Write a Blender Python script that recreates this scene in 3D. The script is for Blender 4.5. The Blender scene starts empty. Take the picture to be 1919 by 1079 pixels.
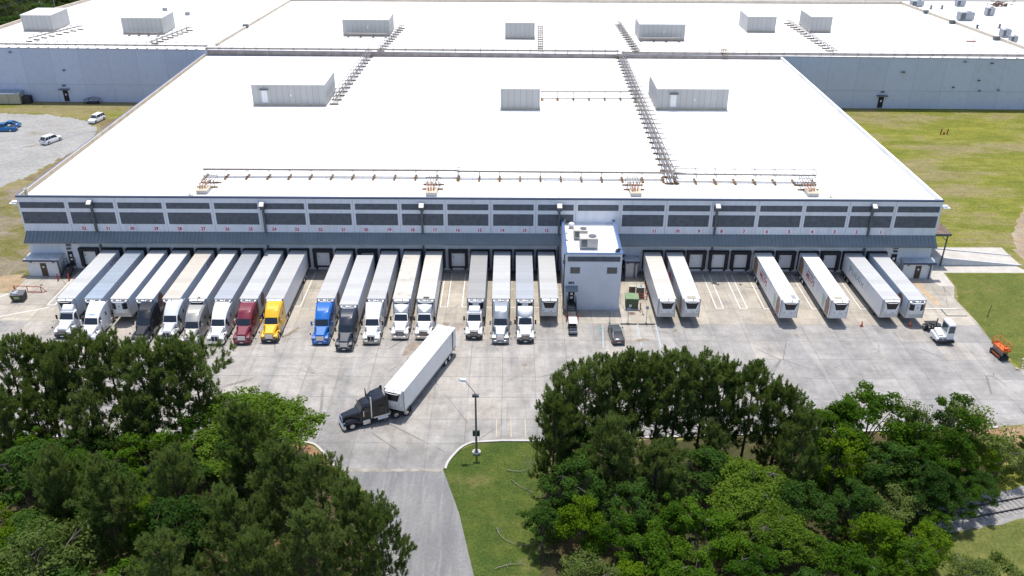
import bpy, bmesh, math, random
from mathutils import Vector, Matrix
R = math.radians
C = bpy.context.scene.collection
scene = bpy.context.scene
random.seed(7)

# ------------------------------------------------------------------ camera
PITCH, ROLL = R(27.95), R(0.288)
cam_d = bpy.data.cameras.new("camera"); cam = bpy.data.objects.new("camera", cam_d); C.objects.link(cam)
fwd = Vector((0, math.cos(PITCH), -math.sin(PITCH))); rgt = Vector((1, 0, 0)); upv = rgt.cross(fwd)
r2 = rgt * math.cos(ROLL) + upv * math.sin(ROLL); u2 = -rgt * math.sin(ROLL) + upv * math.cos(ROLL)
m = Matrix((r2, u2, -fwd)).transposed().to_4x4(); m.translation = Vector((0.615, -128.44, 65.30)); cam.matrix_world = m
cam_d.sensor_width = 36; cam_d.lens = 1655 / 1919 * 36; cam_d.clip_start = 1; cam_d.clip_end = 3000
scene.camera = cam

# ------------------------------------------------------------------ sky, sun, exposure
SUN_EL = R(77)
world = bpy.data.worlds.new("World"); scene.world = world; world.use_nodes = True
wn = world.node_tree.nodes; wl = world.node_tree.links
sky = wn.new('ShaderNodeTexSky'); sky.sky_type = 'NISHITA'; sky.sun_disc = False
sky.sun_elevation = SUN_EL; sky.sun_rotation = 0; sky.air_density = 1.0; sky.dust_density = 1.5; sky.ozone_density = 1.0
bg = wn['Background']; bg.inputs['Strength'].default_value = 0.15; wl.new(sky.outputs[0], bg.inputs['Color'])
sd = bpy.data.lights.new("sun", 'SUN'); sd.energy = 3.7; sd.angle = R(0.53); sd.color = (1, 0.955, 0.89)
sun = bpy.data.objects.new("sun", sd); C.objects.link(sun); sun.rotation_euler = (-(math.pi / 2 - SUN_EL), 0, R(3))
sun.location = (0, 30, 120)
vs = scene.view_settings; vs.view_transform = 'Standard'; vs.look = 'None'; vs.gamma = 1; vs.exposure = 0.45
scene.cycles.max_bounces = 6; scene.cycles.diffuse_bounces = 3; scene.cycles.transparent_max_bounces = 6
scene.cycles.caustics_reflective = False; scene.cycles.caustics_refractive = False

# ------------------------------------------------------------------ materials
def nt(name):
    m = bpy.data.materials.new(name); m.use_nodes = True
    return m, m.node_tree.nodes, m.node_tree.links, m.node_tree.nodes['Principled BSDF']
def N(nodes, t, **kw):
    n = nodes.new(t)
    for k, v in kw.items():
        if k in n.inputs: n.inputs[k].default_value = v
        else: setattr(n, k, v)
    return n
def math_n(nodes, links, op, a, b=None, clamp=False):
    n = nodes.new('ShaderNodeMath'); n.operation = op; n.use_clamp = clamp
    for i, v in enumerate((a, b)):
        if v is None: continue
        if isinstance(v, (int, float)): n.inputs[i].default_value = v
        else: links.new(v, n.inputs[i])
    return n.outputs[0]
def mix_n(nodes, links, f, a, b, mode='MIX'):
    n = nodes.new('ShaderNodeMix'); n.data_type = 'RGBA'; n.blend_type = mode
    for s, v in ((0, f), (6, a), (7, b)):
        if isinstance(v, (int, float)): n.inputs[s].default_value = v
        elif isinstance(v, tuple): n.inputs[s].default_value = (*v[:3], 1)
        else: links.new(v, n.inputs[s])
    return n.outputs[2]
def ramp_n(nodes, links, f, lo, hi):
    n = nodes.new('ShaderNodeMapRange'); n.interpolation_type = 'SMOOTHSTEP'; n.inputs[1].default_value = lo; n.inputs[2].default_value = hi
    links.new(f, n.inputs[0]); return n.outputs[0]
def noise_n(nodes, links, vec, scale, detail=3, rough=.55):
    n = nodes.new('ShaderNodeTexNoise'); n.inputs['Scale'].default_value = scale; n.inputs['Detail'].default_value = detail; n.inputs['Roughness'].default_value = rough
    links.new(vec, n.inputs['Vector']); return n.outputs[0]
def map_n(nodes, links, vec, sc=(1, 1, 1), rot=(0, 0, 0)):
    n = nodes.new('ShaderNodeMapping'); n.inputs['Scale'].default_value = sc; n.inputs['Rotation'].default_value = rot
    links.new(vec, n.inputs['Vector']); return n.outputs[0]

_M = {}
def mat(name, col, rough=.6, metal=0., var=.12, scale=1.5, coat=0., bump=0., stretch=(1, 1, 1), spec=.5, emit=0, dirt=None, dirt_amt=.0):
    """plain surface with tonal variation (and optional dirt patches) from object-space noise"""
    if name in _M: return _M[name]
    m, n, l, b = nt(name)
    tc = n.new('ShaderNodeTexCoord'); v = map_n(n, l, tc.outputs['Object'], stretch)
    f = ramp_n(n, l, noise_n(n, l, v, scale, 5, .6), .25, .75)
    lo = tuple(c * (1 - var) for c in col); hi = tuple(min(1, c * (1 + var)) for c in col)
    c = mix_n(n, l, f, lo, hi)
    if dirt:
        d = ramp_n(n, l, noise_n(n, l, v, scale * .6, 6, .7), .48, .8)
        c = mix_n(n, l, math_n(n, l, 'MULTIPLY', d, dirt_amt), c, dirt)
    l.new(c, b.inputs['Base Color'])
    b.inputs['Roughness'].default_value = rough; b.inputs['Metallic'].default_value = metal
    b.inputs['Specular IOR Level'].default_value = spec; b.inputs['Coat Weight'].default_value = coat
    if bump:
        bp = n.new('ShaderNodeBump'); bp.inputs['Strength'].default_value = bump; bp.inputs['Distance'].default_value = .05
        l.new(noise_n(n, l, v, scale * 6, 3), bp.inputs['Height']); l.new(bp.outputs[0], b.inputs['Normal'])
    _M[name] = m; return m

def stripes(name, col, axis, period, depth, rough=.55, metal=0., var=.06, line=.85, dirt=None, dirt_amt=.3, stretch=(1, 1, 1)):
    """panelled / ribbed sheet: thin darker joints along one object axis, weathered"""
    if name in _M: return _M[name]
    m, n, l, b = nt(name)
    tc = n.new('ShaderNodeTexCoord'); sp = n.new('ShaderNodeSeparateXYZ'); l.new(tc.outputs['Object'], sp.inputs[0])
    fr = math_n(n, l, 'FRACT', math_n(n, l, 'DIVIDE', sp.outputs[axis], period))
    jl = math_n(n, l, 'LESS_THAN', fr, depth)
    cell = math_n(n, l, 'FLOOR', math_n(n, l, 'DIVIDE', sp.outputs[axis], period))
    wh = n.new('ShaderNodeTexWhiteNoise'); wh.noise_dimensions = '1D'; l.new(cell, wh.inputs['W'])
    f = math_n(n, l, 'ADD', math_n(n, l, 'MULTIPLY', wh.outputs[0], .5), math_n(n, l, 'MULTIPLY', noise_n(n, l, tc.outputs['Object'], .9, 5, .65), .6))
    c = mix_n(n, l, f, tuple(x * (1 - var) for x in col), tuple(min(1, x * (1 + var)) for x in col))
    c = mix_n(n, l, math_n(n, l, 'MULTIPLY', jl, 1 - line), c, (0, 0, 0))
    if dirt:
        d = ramp_n(n, l, noise_n(n, l, map_n(n, l, tc.outputs['Object'], stretch), .8, 6, .7), .45, .78)
        c = mix_n(n, l, math_n(n, l, 'MULTIPLY', d, dirt_amt), c, dirt)
    l.new(c, b.inputs['Base Color']); b.inputs['Roughness'].default_value = rough; b.inputs['Metallic'].default_value = metal
    _M[name] = m; return m

WALL = stripes('painted_tilt_wall', (.72, .735, .79), 2, 3.2, .006, .75, 0, .06, .8, (.36, .34, .31), .34, (1.2, 1, .10))
WALL_PLAIN = mat('painted_wall', (.68, .70, .755), .75, var=.05, scale=.5, dirt=(.36, .34, .31), dirt_amt=.2)
ANNEX = mat('white_annex_wall', (.70, .71, .72), .7, var=.05, scale=.7, dirt=(.4, .37, .32), dirt_amt=.25)
PANEL = mat('dark_aggregate_panel', (.105, .114, .134), .85, var=.22, scale=1.4, bump=.3, dirt=(.10, .105, .12), dirt_amt=.5)
ROOF = stripes('white_roof_membrane', (.78, .775, .76), 0, 3.05, .035, .6, 0, .04, .72, (.42, .40, .36), .42, (.06, .22, 1))
PARAPET = mat('stained_parapet', (.50, .41, .30), .8, var=.15, scale=.6, dirt=(.35, .30, .24), dirt_amt=.5)
BLUE = mat('blue_trim', (.07, .13, .28), .45, var=.08)
DKTRIM = mat('dark_blue_trim', (.055, .075, .13), .5, var=.1)
CANOPY = mat('slate_standing_seam', (.165, .195, .21), .45, var=.1, scale=.4, dirt=(.16, .19, .21), dirt_amt=.4)
BLACK = mat('black_rubber', (.018, .018, .02), .8, var=.3)
SEAL = mat('dock_seal_foam', (.022, .022, .028), .85, var=.35, dirt=(.07, .055, .04), dirt_amt=.7)
DOORW = stripes('white_sectional_door', (.72, .73, .74), 2, .53, .05, .5, 0, .03, .75)
PIPE = mat('weathered_pipe', (.225, .20, .185), .55, .2, var=.2, scale=2, dirt=(.22, .13, .08), dirt_amt=.5)
PIPEW = mat('insulated_pipe', (.27, .255, .24), .55, .1, var=.1, scale=1, dirt=(.35, .25, .18), dirt_amt=.5)
SLEEPER = mat('timber_sleeper', (.19, .115, .055), .9, var=.3, scale=3)
GALV = mat('galvanised_steel', (.36, .37, .38), .45, .5, var=.12)
DKSTEEL = mat('dark_steel', (.10, .115, .13), .5, .2, var=.2)
RUST = mat('rust', (.30, .12, .06), .85, var=.3, scale=4)
PENT = stripes('penthouse_cladding', (.44, .435, .425), 0, 1.25, .07, .6, 0, .07, .62, (.42, .36, .30), .15)
PENTY = stripes('penthouse_cladding_side', (.46, .455, .44), 1, 1.25, .07, .6, 0, .07, .66, (.42, .36, .30), .15)
BROWN = mat('brown_door', (.075, .045, .032), .6, var=.2)
SIGNW = mat('white_sign', (.75, .75, .75), .5, var=.03)
REDNUM = mat('crimson_numeral', (.42, .015, .07), .5, var=.05)
PINKW = mat('number_plate_face', (.90, .80, .84), .5, var=.03)
TXTBLK = mat('black_lettering', (.02, .02, .025), .5, var=.05)
RED = mat('red_paint', (.42, .035, .03), .45, var=.2, dirt=(.25, .05, .04), dirt_amt=.4)
CONC = mat('bare_concrete', (.44, .41, .37), .9, var=.12, scale=.7, bump=.1)
KERB = mat('kerb_concrete', (.45, .43, .40), .85, var=.12, scale=1.2)
PAINTW = mat('white_marking', (.70, .69, .66), .7, var=.12, scale=1.2, dirt=(.42, .39, .35), dirt_amt=.6)
PAINTB = mat('faded_blue_marking', (.33, .40, .44), .7, var=.08, scale=2, dirt=(.34, .33, .31), dirt_amt=1.)
PAINTG = mat('green_marking', (.12, .40, .25), .7, var=.1)
PAINTY = mat('faded_yellow_marking', (.43, .37, .25), .7, var=.1, dirt=(.42, .39, .35), dirt_amt=.7)
GLASS = mat('dark_glass', (.012, .016, .022), .06, var=.1, spec=.9)
WGLASS = mat('window_glass', (.07, .075, .075), .1, var=.2, spec=.8)
TYRE = mat('tyre', (.018, .018, .019), .85, var=.2)
RIM = mat('alloy_rim', (.55, .55, .56), .35, .8, var=.1)
CHROME = mat('chrome', (.72, .72, .74), .12, 1., var=.03)
ALU = mat('tank_aluminium', (.62, .63, .65), .28, .9, var=.06)
FRAME = mat('chassis_frame', (.03, .03, .034), .6, .2, var=.25)
LAMP = mat('headlamp_lens', (.20, .215, .24), .1, .3, var=.05)
REDLENS = mat('red_lens', (.35, .01, .01), .2, var=.05)
REEFW = mat('reefer_white', (.80, .81, .82), .4, var=.05, scale=1, dirt=(.42, .38, .33), dirt_amt=.25)
REEFK = mat('reefer_grille', (.012, .014, .022), .4, var=.3, scale=6)
REEFG = mat('reefer_grey', (.30, .31, .33), .4, var=.1)
TFRONT = mat('trailer_nose', (.68, .67, .65), .5, var=.08, scale=1, dirt=(.30, .24, .17), dirt_amt=.6)
LOGO = mat('brown_decal', (.22, .085, .05), .5, var=.12)
LOGOL = mat('tan_decal', (.42, .24, .16), .5, var=.1)
DECR = mat('red_decal', (.45, .03, .06), .45, var=.06)
DECG = mat('pale_green_decal', (.48, .58, .46), .45, var=.15)
DECB = mat('amber_decal', (.30, .19, .15), .45, var=.3, scale=2)
ORANGE = mat('orange_paint', (.62, .13, .02), .45, var=.1)
GREENB = mat('transformer_green', (.075, .115, .07), .5, var=.12)
TAN = mat('beige_paint', (.44, .40, .32), .6, var=.1)
ACU = mat('hvac_casing', (.46, .44, .40), .55, var=.08)
def paint(name, col, metal=0., rough=.32, coat=.3):
    return mat(name, col, rough, metal, .03, .6, coat, dirt=tuple(c * .75 + .03 for c in col), dirt_amt=.2)

# ------------------------------------------------------------------ mesh helpers
class MB:
    def __init__(s): s.v = []; s.f = []
    def add(s, vs, fs):
        o = len(s.v); s.v += [tuple(p) for p in vs]; s.f += [tuple(i + o for i in f) for f in fs]; return s
    def hexa(s, p):  # 4 bottom ccw, 4 top ccw
        return s.add(p, [(3, 2, 1, 0), (4, 5, 6, 7), (0, 1, 5, 4), (1, 2, 6, 5), (2, 3, 7, 6), (3, 0, 4, 7)])
    def box(s, x0, x1, y0, y1, z0, z1):
        return s.hexa([(x0, y0, z0), (x1, y0, z0), (x1, y1, z0), (x0, y1, z0), (x0, y0, z1), (x1, y0, z1), (x1, y1, z1), (x0, y1, z1)])
    def quad(s, a, b, c, d): return s.add([a, b, c, d], [(0, 1, 2, 3)])
    def loft(s, rings, cap=True):
        n = len(rings[0]); vs = [p for r in rings for p in r]; fs = []
        for i in range(len(rings) - 1):
            for j in range(n):
                k = (j + 1) % n; fs.append((i * n + j, i * n + k, (i + 1) * n + k, (i + 1) * n + j))
        if cap: fs.append(tuple(reversed(range(n)))); o = (len(rings) - 1) * n; fs.append(tuple(range(o, o + n)))
        return s.add(vs, fs)
    def bar(s, a, b, r, n=6, r2=None):
        a, b = Vector(a), Vector(b); d = (b - a)
        if d.length < 1e-6: return s
        d.normalize(); u = d.orthogonal().normalized(); w = d.cross(u); r2 = r if r2 is None else r2
        return s.loft([[p + (u * math.cos(t) + w * math.sin(t)) * q for t in [2 * math.pi * k / n for k in range(n)]] for p, q in ((a, r), (b, r2))])
    def tube(s, pts, r, n=6, r_end=None):
        rs = [r + ((r if r_end is None else r_end) - r) * i / (len(pts) - 1) for i in range(len(pts))]
        rings = []; pts = [Vector(p) for p in pts]
        u = None
        for i, p in enumerate(pts):
            d = (pts[min(i + 1, len(pts) - 1)] - pts[max(i - 1, 0)]).normalized()
            u = d.orthogonal().normalized() if u is None else (u - d * u.dot(d)).normalized()
            w = d.cross(u)
            rings.append([p + (u * math.cos(t) + w * math.sin(t)) * rs[i] for t in [2 * math.pi * k / n for k in range(n)]])
        return s.loft(rings)
    def prism(s, prof, axis, a, b):  # profile list of 2D, extruded on axis
        def P(p, t): return (t, p[0], p[1]) if axis == 0 else ((p[0], t, p[1]) if axis == 1 else (p[0], p[1], t))
        return s.loft([[P(p, a) for p in prof], [P(p, b) for p in prof]])
    def build(s, name, m, parent=None, smooth=False, ang=35, bevel=0):
        me = bpy.data.meshes.new(name); me.from_pydata(s.v, [], s.f)
        bm = bmesh.new(); bm.from_mesh(me)
        bmesh.ops.recalc_face_normals(bm, faces=bm.faces)
        if bevel: bmesh.ops.bevel(bm, geom=bm.edges[:], offset=bevel, segments=1, affect='EDGES', clamp_overlap=True)
        bm.to_mesh(me); bm.free()
        if smooth:
            me.polygons.foreach_set('use_smooth', [True] * len(me.polygons)); me.set_sharp_from_angle(angle=R(ang))
        return link(name, me, m, parent)
def link(name, me, m, parent=None):
    me.materials.append(m)
    o = bpy.data.objects.new(name, me); C.objects.link(o)
    if parent is not None: o.parent = parent
    return o
def tag(o, label, cat, group=None):
    o['label'] = label; o['category'] = cat
    if group: o['group'] = group
    return o
def thing(name, label, cat, loc=(0, 0, 0), rz=0, group=None):
    o = bpy.data.objects.new(name, None); C.objects.link(o); o.location = loc; o.rotation_euler = (0, 0, rz)
    o.empty_display_size = .3
    return tag(o, label, cat, group)
def struct(o): o['kind'] = 'structure'; return o
def bx(name, m, parent, *d, bevel=0): return MB().box(*d).build(name, m, parent, bevel=bevel)
KIDS = {}
def children_of(o): return [c for c in bpy.data.objects if c.parent == o]
def copy_tree(o, swap=None, kids=None):
    """copy of a thing with copies of its parts and sub-parts, sharing meshes; swap replaces materials per object"""
    if kids is None:
        kids = {}
        for x in bpy.data.objects:
            if x.parent: kids.setdefault(x.parent.name, []).append(x)
    def rec(s, par):
        c = s.copy(); C.objects.link(c)
        if par is not None: c.parent = par
        if swap and c.type == 'MESH':
            for sl in c.material_slots:
                if sl.material and sl.material.name in swap:
                    nm = swap[sl.material.name]; sl.link = 'OBJECT'; sl.material = nm
        for ch in kids.get(s.name, []): rec(ch, c)
        return c
    return rec(o, None)
def hide_tree(o):
    for ch in children_of(o): hide_tree(ch)
    bpy.data.objects.remove(o)
_dg = None
def text_mesh(s, size, depth=.01, align='CENTER', xscale=1.0, bold=0.):
    cu = bpy.data.curves.new('lettering', 'FONT'); cu.body = s; cu.size = size; cu.extrude = depth; cu.align_x = align; cu.align_y = 'CENTER'; cu.resolution_u = 2; cu.offset = bold
    o = bpy.data.objects.new('lettering', cu); C.objects.link(o)
    bpy.context.view_layer.update()
    me = bpy.data.meshes.new_from_object(o.evaluated_get(bpy.context.evaluated_depsgraph_get()))
    bpy.data.objects.remove(o); bpy.data.curves.remove(cu)
    if xscale != 1: me.transform(Matrix.Diagonal((xscale, 1, 1, 1)))
    return me
def lettering(name, s, size, m, parent, loc, right, up, depth=.008, xscale=1.0, bold=0.):
    """flat letters standing on a face: right and up are the reading axes"""
    me = text_mesh(s, size, depth, 'CENTER', xscale, bold)
    r, u = Vector(right).normalized(), Vector(up).normalized(); w = r.cross(u)
    mt = Matrix((r, u, w)).transposed().to_4x4(); mt.translation = Vector(loc); me.transform(mt)
    return link(name, me, m, parent)
def sheet(name, pts, z, m, parent=None):
    """flat sheet from an outline"""
    bm = bmesh.new(); vs_ = [bm.verts.new((x, y, z)) for x, y in pts]; f = bm.faces.new(vs_)
    bmesh.ops.recalc_face_normals(bm, faces=bm.faces)
    if f.normal.z < 0: f.normal_flip()
    bmesh.ops.triangulate(bm, faces=bm.faces[:])
    me = bpy.data.meshes.new(name); bm.to_mesh(me); bm.free()
    return link(name, me, m, parent)
def smooth_line(pts, n=6):
    out = []
    P = [Vector((*p, 0)) for p in pts]
    for i in range(len(P) - 1):
        a, b, c, d = P[max(i - 1, 0)], P[i], P[i + 1], P[min(i + 2, len(P) - 1)]
        for k in range(n):
            t = k / n
            q = .5 * ((2 * b) + (c - a) * t + (2 * a - 5 * b + 4 * c - d) * t * t + (3 * b - a - 3 * c + d) * t ** 3)
            out.append((q.x, q.y))
    out.append(tuple(pts[-1])); return out
def ragged(pts, amp, step, seed=1):
    """outline with natural wander"""
    rnd = random.Random(seed); out = []
    for i in range(len(pts)):
        a, b = Vector(pts[i]), Vector(pts[(i + 1) % len(pts)]); L = (b - a).length; n = max(1, int(L / step))
        for k in range(n):
            p = a.lerp(b, k / n); out.append((p.x + rnd.uniform(-amp, amp), p.y + rnd.uniform(-amp, amp)))
    return out

# ================================================================== GROUND AND PAVING
def ground_mat(name, base, alt, dry, dirtc, dry_lo, dirt_lo, scale=.05, fine=3.0, stretch=(1, 1, 1), zone=None):
    m, n, l, b = nt(name)
    g = n.new('ShaderNodeNewGeometry'); P = g.outputs['Position']; v = map_n(n, l, P, stretch)
    c = mix_n(n, l, ramp_n(n, l, noise_n(n, l, v, scale * 2, 5, .6), .3, .7), base, alt)
    dn = noise_n(n, l, v, scale, 6, .65)
    if zone: dn = math_n(n, l, 'ADD', dn, zone(n, l, P)[0])
    c = mix_n(n, l, ramp_n(n, l, dn, dry_lo, dry_lo + .16), c, dry)
    d2 = noise_n(n, l, map_n(n, l, P, (1, 1.4, 1), (0, 0, .5)), scale * 1.7, 7, .7)
    if zone: d2 = math_n(n, l, 'ADD', d2, zone(n, l, P)[1])
    c = mix_n(n, l, ramp_n(n, l, d2, dirt_lo, dirt_lo + .12), c, dirtc)
    if name.startswith('grass'):
        mow = noise_n(n, l, map_n(n, l, P, (.10, 1.4, 1), (0, 0, R(6))), 1, 4, .6)
        c = mix_n(n, l, ramp_n(n, l, mow, .35, .65), mix_n(n, l, .2, c, (.05, .06, .01)), c)
    f = noise_n(n, l, P, fine, 4, .7)
    c = mix_n(n, l, ramp_n(n, l, f, .25, .75), mix_n(n, l, .32, c, (0, 0, 0)), mix_n(n, l, .035, c, (1, 1, .6)))
    f2 = noise_n(n, l, P, fine * .22, 4, .7)
    c = mix_n(n, l, ramp_n(n, l, f2, .3, .7), mix_n(n, l, .22, c, (0, 0, 0)), c)
    l.new(c, b.inputs['Base Color']); b.inputs['Roughness'].default_value = .95; b.inputs['Specular IOR Level'].default_value = .1
    bp = n.new('ShaderNodeBump'); bp.inputs['Strength'].default_value = .5; bp.inputs['Distance'].default_value = .12
    l.new(noise_n(n, l, P, fine * 1.3, 3, .7), bp.inputs['Height']); l.new(bp.outputs[0], b.inputs['Normal'])
    return m
def zone_left(n, l, P):  # the west side of the site is drier, bare earth and straw
    s = n.new('ShaderNodeSeparateXYZ'); l.new(P, s.inputs[0])
    a = ramp_n(n, l, math_n(n, l, 'MULTIPLY', s.outputs[0], -1), 55, 80)
    near = ramp_n(n, l, math_n(n, l, 'MULTIPLY', s.outputs[1], -1), -60, 5)
    return math_n(n, l, 'MULTIPLY', a, .10), math_n(n, l, 'MULTIPLY', math_n(n, l, 'MULTIPLY', a, near), .07)
GROUND = ground_mat('grass_and_dry_earth', (.16, .18, .022), (.265, .26, .034), (.28, .235, .11), (.42, .32, .20), .46, .60, .04, 2.2, (1, 2.2, 1), zone_left)
LAWN = ground_mat('front_lawn', (.040, .078, .008), (.082, .112, .014), (.135, .135, .040), (.28, .22, .13), .52, .66, .16, 4)
LAWN2 = ground_mat('side_lawn', (.095, .125, .022), (.15, .165, .032), (.22, .19, .08), (.42, .30, .18), .55, .63, .09, 3, (1, 1.5, 1))
FLOOR = ground_mat('woodland_floor', (.06, .05, .02), (.04, .055, .012), (.13, .08, .045), (.26, .15, .085), .50, .60, .12, 3)
BANK = ground_mat('red_clay_bank', (.38, .20, .11), (.30, .19, .11), (.40, .28, .18), (.17, .15, .06), .5, .6, .2, 4)
GRAVEL = ground_mat('gravel', (.34, .335, .33), (.43, .42, .41), (.29, .265, .22), (.31, .27, .20), .56, .60, .06, 5, (1, 1.6, 1))
WBANK = ground_mat('weedy_bank', (.15, .14, .035), (.19, .17, .06), (.26, .215, .16), (.30, .25, .20), .44, .55, .09, 2.4, (1, 1.3, 1))
BROWNB = ground_mat('brown_verge', (.19, .145, .07), (.23, .18, .10), (.24, .20, .13), (.15, .15, .03), .5, .58, .12, 2.4, (1, 1.4, 1))
CLAYD = ground_mat('tan_dirt', (.44, .32, .20), (.38, .28, .18), (.30, .25, .12), (.48, .37, .25), .52, .6, .2, 3)
DIRTR = ground_mat('dirt_track', (.40, .29, .19), (.33, .27, .20), (.42, .34, .26), (.24, .21, .11), .5, .66, .1, 3)
BALLAST = ground_mat('ballast', (.31, .305, .30), (.38, .37, .36), (.25, .245, .235), (.20, .18, .15), .5, .62, .5, 9)
VERGE = ground_mat('rough_verge', (.10, .125, .025), (.15, .16, .04), (.20, .18, .08), (.13, .12, .05), .52, .6, .15, 3)

def concrete_yard():
    m, n, l, b = nt('yard_concrete')
    g = n.new('ShaderNodeNewGeometry'); P = g.outputs['Position']; s = n.new('ShaderNodeSeparateXYZ'); l.new(P, s.inputs[0])
    X, Y = s.outputs[0], s.outputs[1]
    ax = math_n(n, l, 'DIVIDE', math_n(n, l, 'ADD', X, 9.35 + 8.7 * 20), 4.35)
    ay = math_n(n, l, 'DIVIDE', math_n(n, l, 'ADD', Y, 16.44 + 4.72 * 20), 4.72)
    cell = n.new('ShaderNodeCombineXYZ'); l.new(math_n(n, l, 'FLOOR', ax), cell.inputs[0]); l.new(math_n(n, l, 'FLOOR', ay), cell.inputs[1])
    wh = n.new('ShaderNodeTexWhiteNoise'); wh.noise_dimensions = '2D'; l.new(cell.outputs[0], wh.inputs['Vector'])
    big = noise_n(n, l, P, .045, 4, .55)
    apron = ramp_n(n, l, Y, -16.6, -16.3)
    east = ramp_n(n, l, X, -5, 40)
    base = mix_n(n, l, ramp_n(n, l, big, .35, .65), (.41, .375, .33), (.365, .34, .305))
    base = mix_n(n, l, east, base, (.345, .325, .302))
    base = mix_n(n, l, apron, base, mix_n(n, l, ramp_n(n, l, noise_n(n, l, P, .12, 4), .35, .65), (.445, .39, .31), (.41, .37, .31)))
    # slab to slab tone
    sl = math_n(n, l, 'ADD', math_n(n, l, 'MULTIPLY', wh.outputs[0], .20), .86)
    c = mix_n(n, l, 1.0, base, n_rgb(n, l, sl), 'MULTIPLY')
    warm = math_n(n, l, 'GREATER_THAN', wh.outputs[0], .93)
    c = mix_n(n, l, math_n(n, l, 'MULTIPLY', warm, .28), c, (.42, .35, .26))
    # broom and tyre streaks, running with the bays and with the drive
    st = noise_n(n, l, map_n(n, l, P, (1.5, .10, 1), (0, 0, R(4))), 1.0, 5, .65)
    c = mix_n(n, l, math_n(n, l, 'MULTIPLY', ramp_n(n, l, st, .50, .72), .40), c, (.15, .145, .14))
    st2 = noise_n(n, l, map_n(n, l, P, (.10, 1.3, 1), (0, 0, R(-14))), 1.0, 5, .65)
    c = mix_n(n, l, math_n(n, l, 'MULTIPLY', ramp_n(n, l, st2, .48, .72), .30), c, (.16, .155, .15))
    dr = noise_n(n, l, map_n(n, l, P, (.22, .035, 1), (0, 0, R(-3))), 1.0, 5, .6)
    c = mix_n(n, l, math_n(n, l, 'MULTIPLY', math_n(n, l, 'MULTIPLY', ramp_n(n, l, dr, .46, .62), math_n(n, l, 'SUBTRACT', 1, apron)), .42), c, (.17, .17, .175))
    # traffic film: broad darker lane and at the throat of the drive
    lane = math_n(n, l, 'MULTIPLY', ramp_n(n, l, math_n(n, l, 'MULTIPLY', Y, -1), 33, 45), ramp_n(n, l, noise_n(n, l, P, .10, 5, .6), .35, .6))
    c = mix_n(n, l, math_n(n, l, 'MULTIPLY', lane, .55), c, (.15, .15, .15))
    mouth = math_n(n, l, 'MULTIPLY', ramp_n(n, l, math_n(n, l, 'MULTIPLY', Y, -1), 41.5, 49.5), math_n(n, l, 'ADD', .55, math_n(n, l, 'MULTIPLY', noise_n(n, l, P, .3, 5, .7), .5)))
    c = mix_n(n, l, math_n(n, l, 'MULTIPLY', mouth, .8), c, (.195, .193, .19))
    # wheel-rubber under the trailer tandems and oil by the tractors
    oil = ramp_n(n, l, noise_n(n, l, P, .55, 6, .7), .63, .76)
    oy = math_n(n, l, 'MULTIPLY', ramp_n(n, l, Y, -30, -20), oil)
    c = mix_n(n, l, math_n(n, l, 'MULTIPLY', oy, .45), c, (.17, .13, .09))
    mott = noise_n(n, l, P, .33, 7, .72)
    c = mix_n(n, l, ramp_n(n, l, mott, .3, .72), mix_n(n, l, .24, c, (.08, .08, .08)), mix_n(n, l, .09, c, (1, 1, 1)))
    fine = noise_n(n, l, P, 2.6, 5, .75)
    c = mix_n(n, l, ramp_n(n, l, fine, .3, .7), mix_n(n, l, .13, c, (0, 0, 0)), c)
    # tyre scuffs sweeping between the drive and the bays
    for cx, cy, rad in ((-33, -51, 20.5), (-33, -51, 22.6), (19, -52, 25.5), (19, -52, 27.8), (-12, -20, 17), (-44, -48, 26)):
        dx = math_n(n, l, 'SUBTRACT', X, cx); dy = math_n(n, l, 'SUBTRACT', Y, cy)
        dd = math_n(n, l, 'SQRT', math_n(n, l, 'ADD', math_n(n, l, 'MULTIPLY', dx, dx), math_n(n, l, 'MULTIPLY', dy, dy)))
        a_ = math_n(n, l, 'ABSOLUTE', math_n(n, l, 'SUBTRACT', dd, rad)); k_ = ramp_n(n, l, math_n(n, l, 'MULTIPLY', a_, -1), -.55, -.1)
        c = mix_n(n, l, math_n(n, l, 'MULTIPLY', math_n(n, l, 'MULTIPLY', k_, ramp_n(n, l, noise_n(n, l, P, .22, 5, .7), .38, .62)), .20), c, (.11, .11, .11))
    # saw-cut joints
    for a, w in ((ax, .022), (ay, .024)):
        fr = math_n(n, l, 'FRACT', a); j = math_n(n, l, 'LESS_THAN', fr, w)
        br = ramp_n(n, l, noise_n(n, l, P, .2, 3), .3, .55)
        c = mix_n(n, l, math_n(n, l, 'MULTIPLY', j, math_n(n, l, 'ADD', math_n(n, l, 'MULTIPLY', br,  .35), .12)), c, (.10, .095, .09))
    # hairline cracks
    vo = n.new('ShaderNodeTexVoronoi'); vo.feature = 'DISTANCE_TO_EDGE'; vo.inputs['Scale'].default_value = .09
    l.new(map_n(n, l, P, (1, .7, 1)), vo.inputs['Vector'])
    cr = math_n(n, l, 'MULTIPLY', math_n(n, l, 'LESS_THAN', vo.outputs['Distance'], .006), ramp_n(n, l, noise_n(n, l, P, .15, 3), .5, .6))
    c = mix_n(n, l, math_n(n, l, 'MULTIPLY', cr, .55), c, (.1, .1, .1))
    l.new(c, b.inputs['Base Color']); b.inputs['Roughness'].default_value = .88; b.inputs['Specular IOR Level'].default_value = .25
    return m
def n_rgb(n, l, v):
    k = n.new('ShaderNodeCombineColor')
    for i in range(3): l.new(v, k.inputs[i])
    return k.outputs[0]
YARD = concrete_yard()
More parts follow.
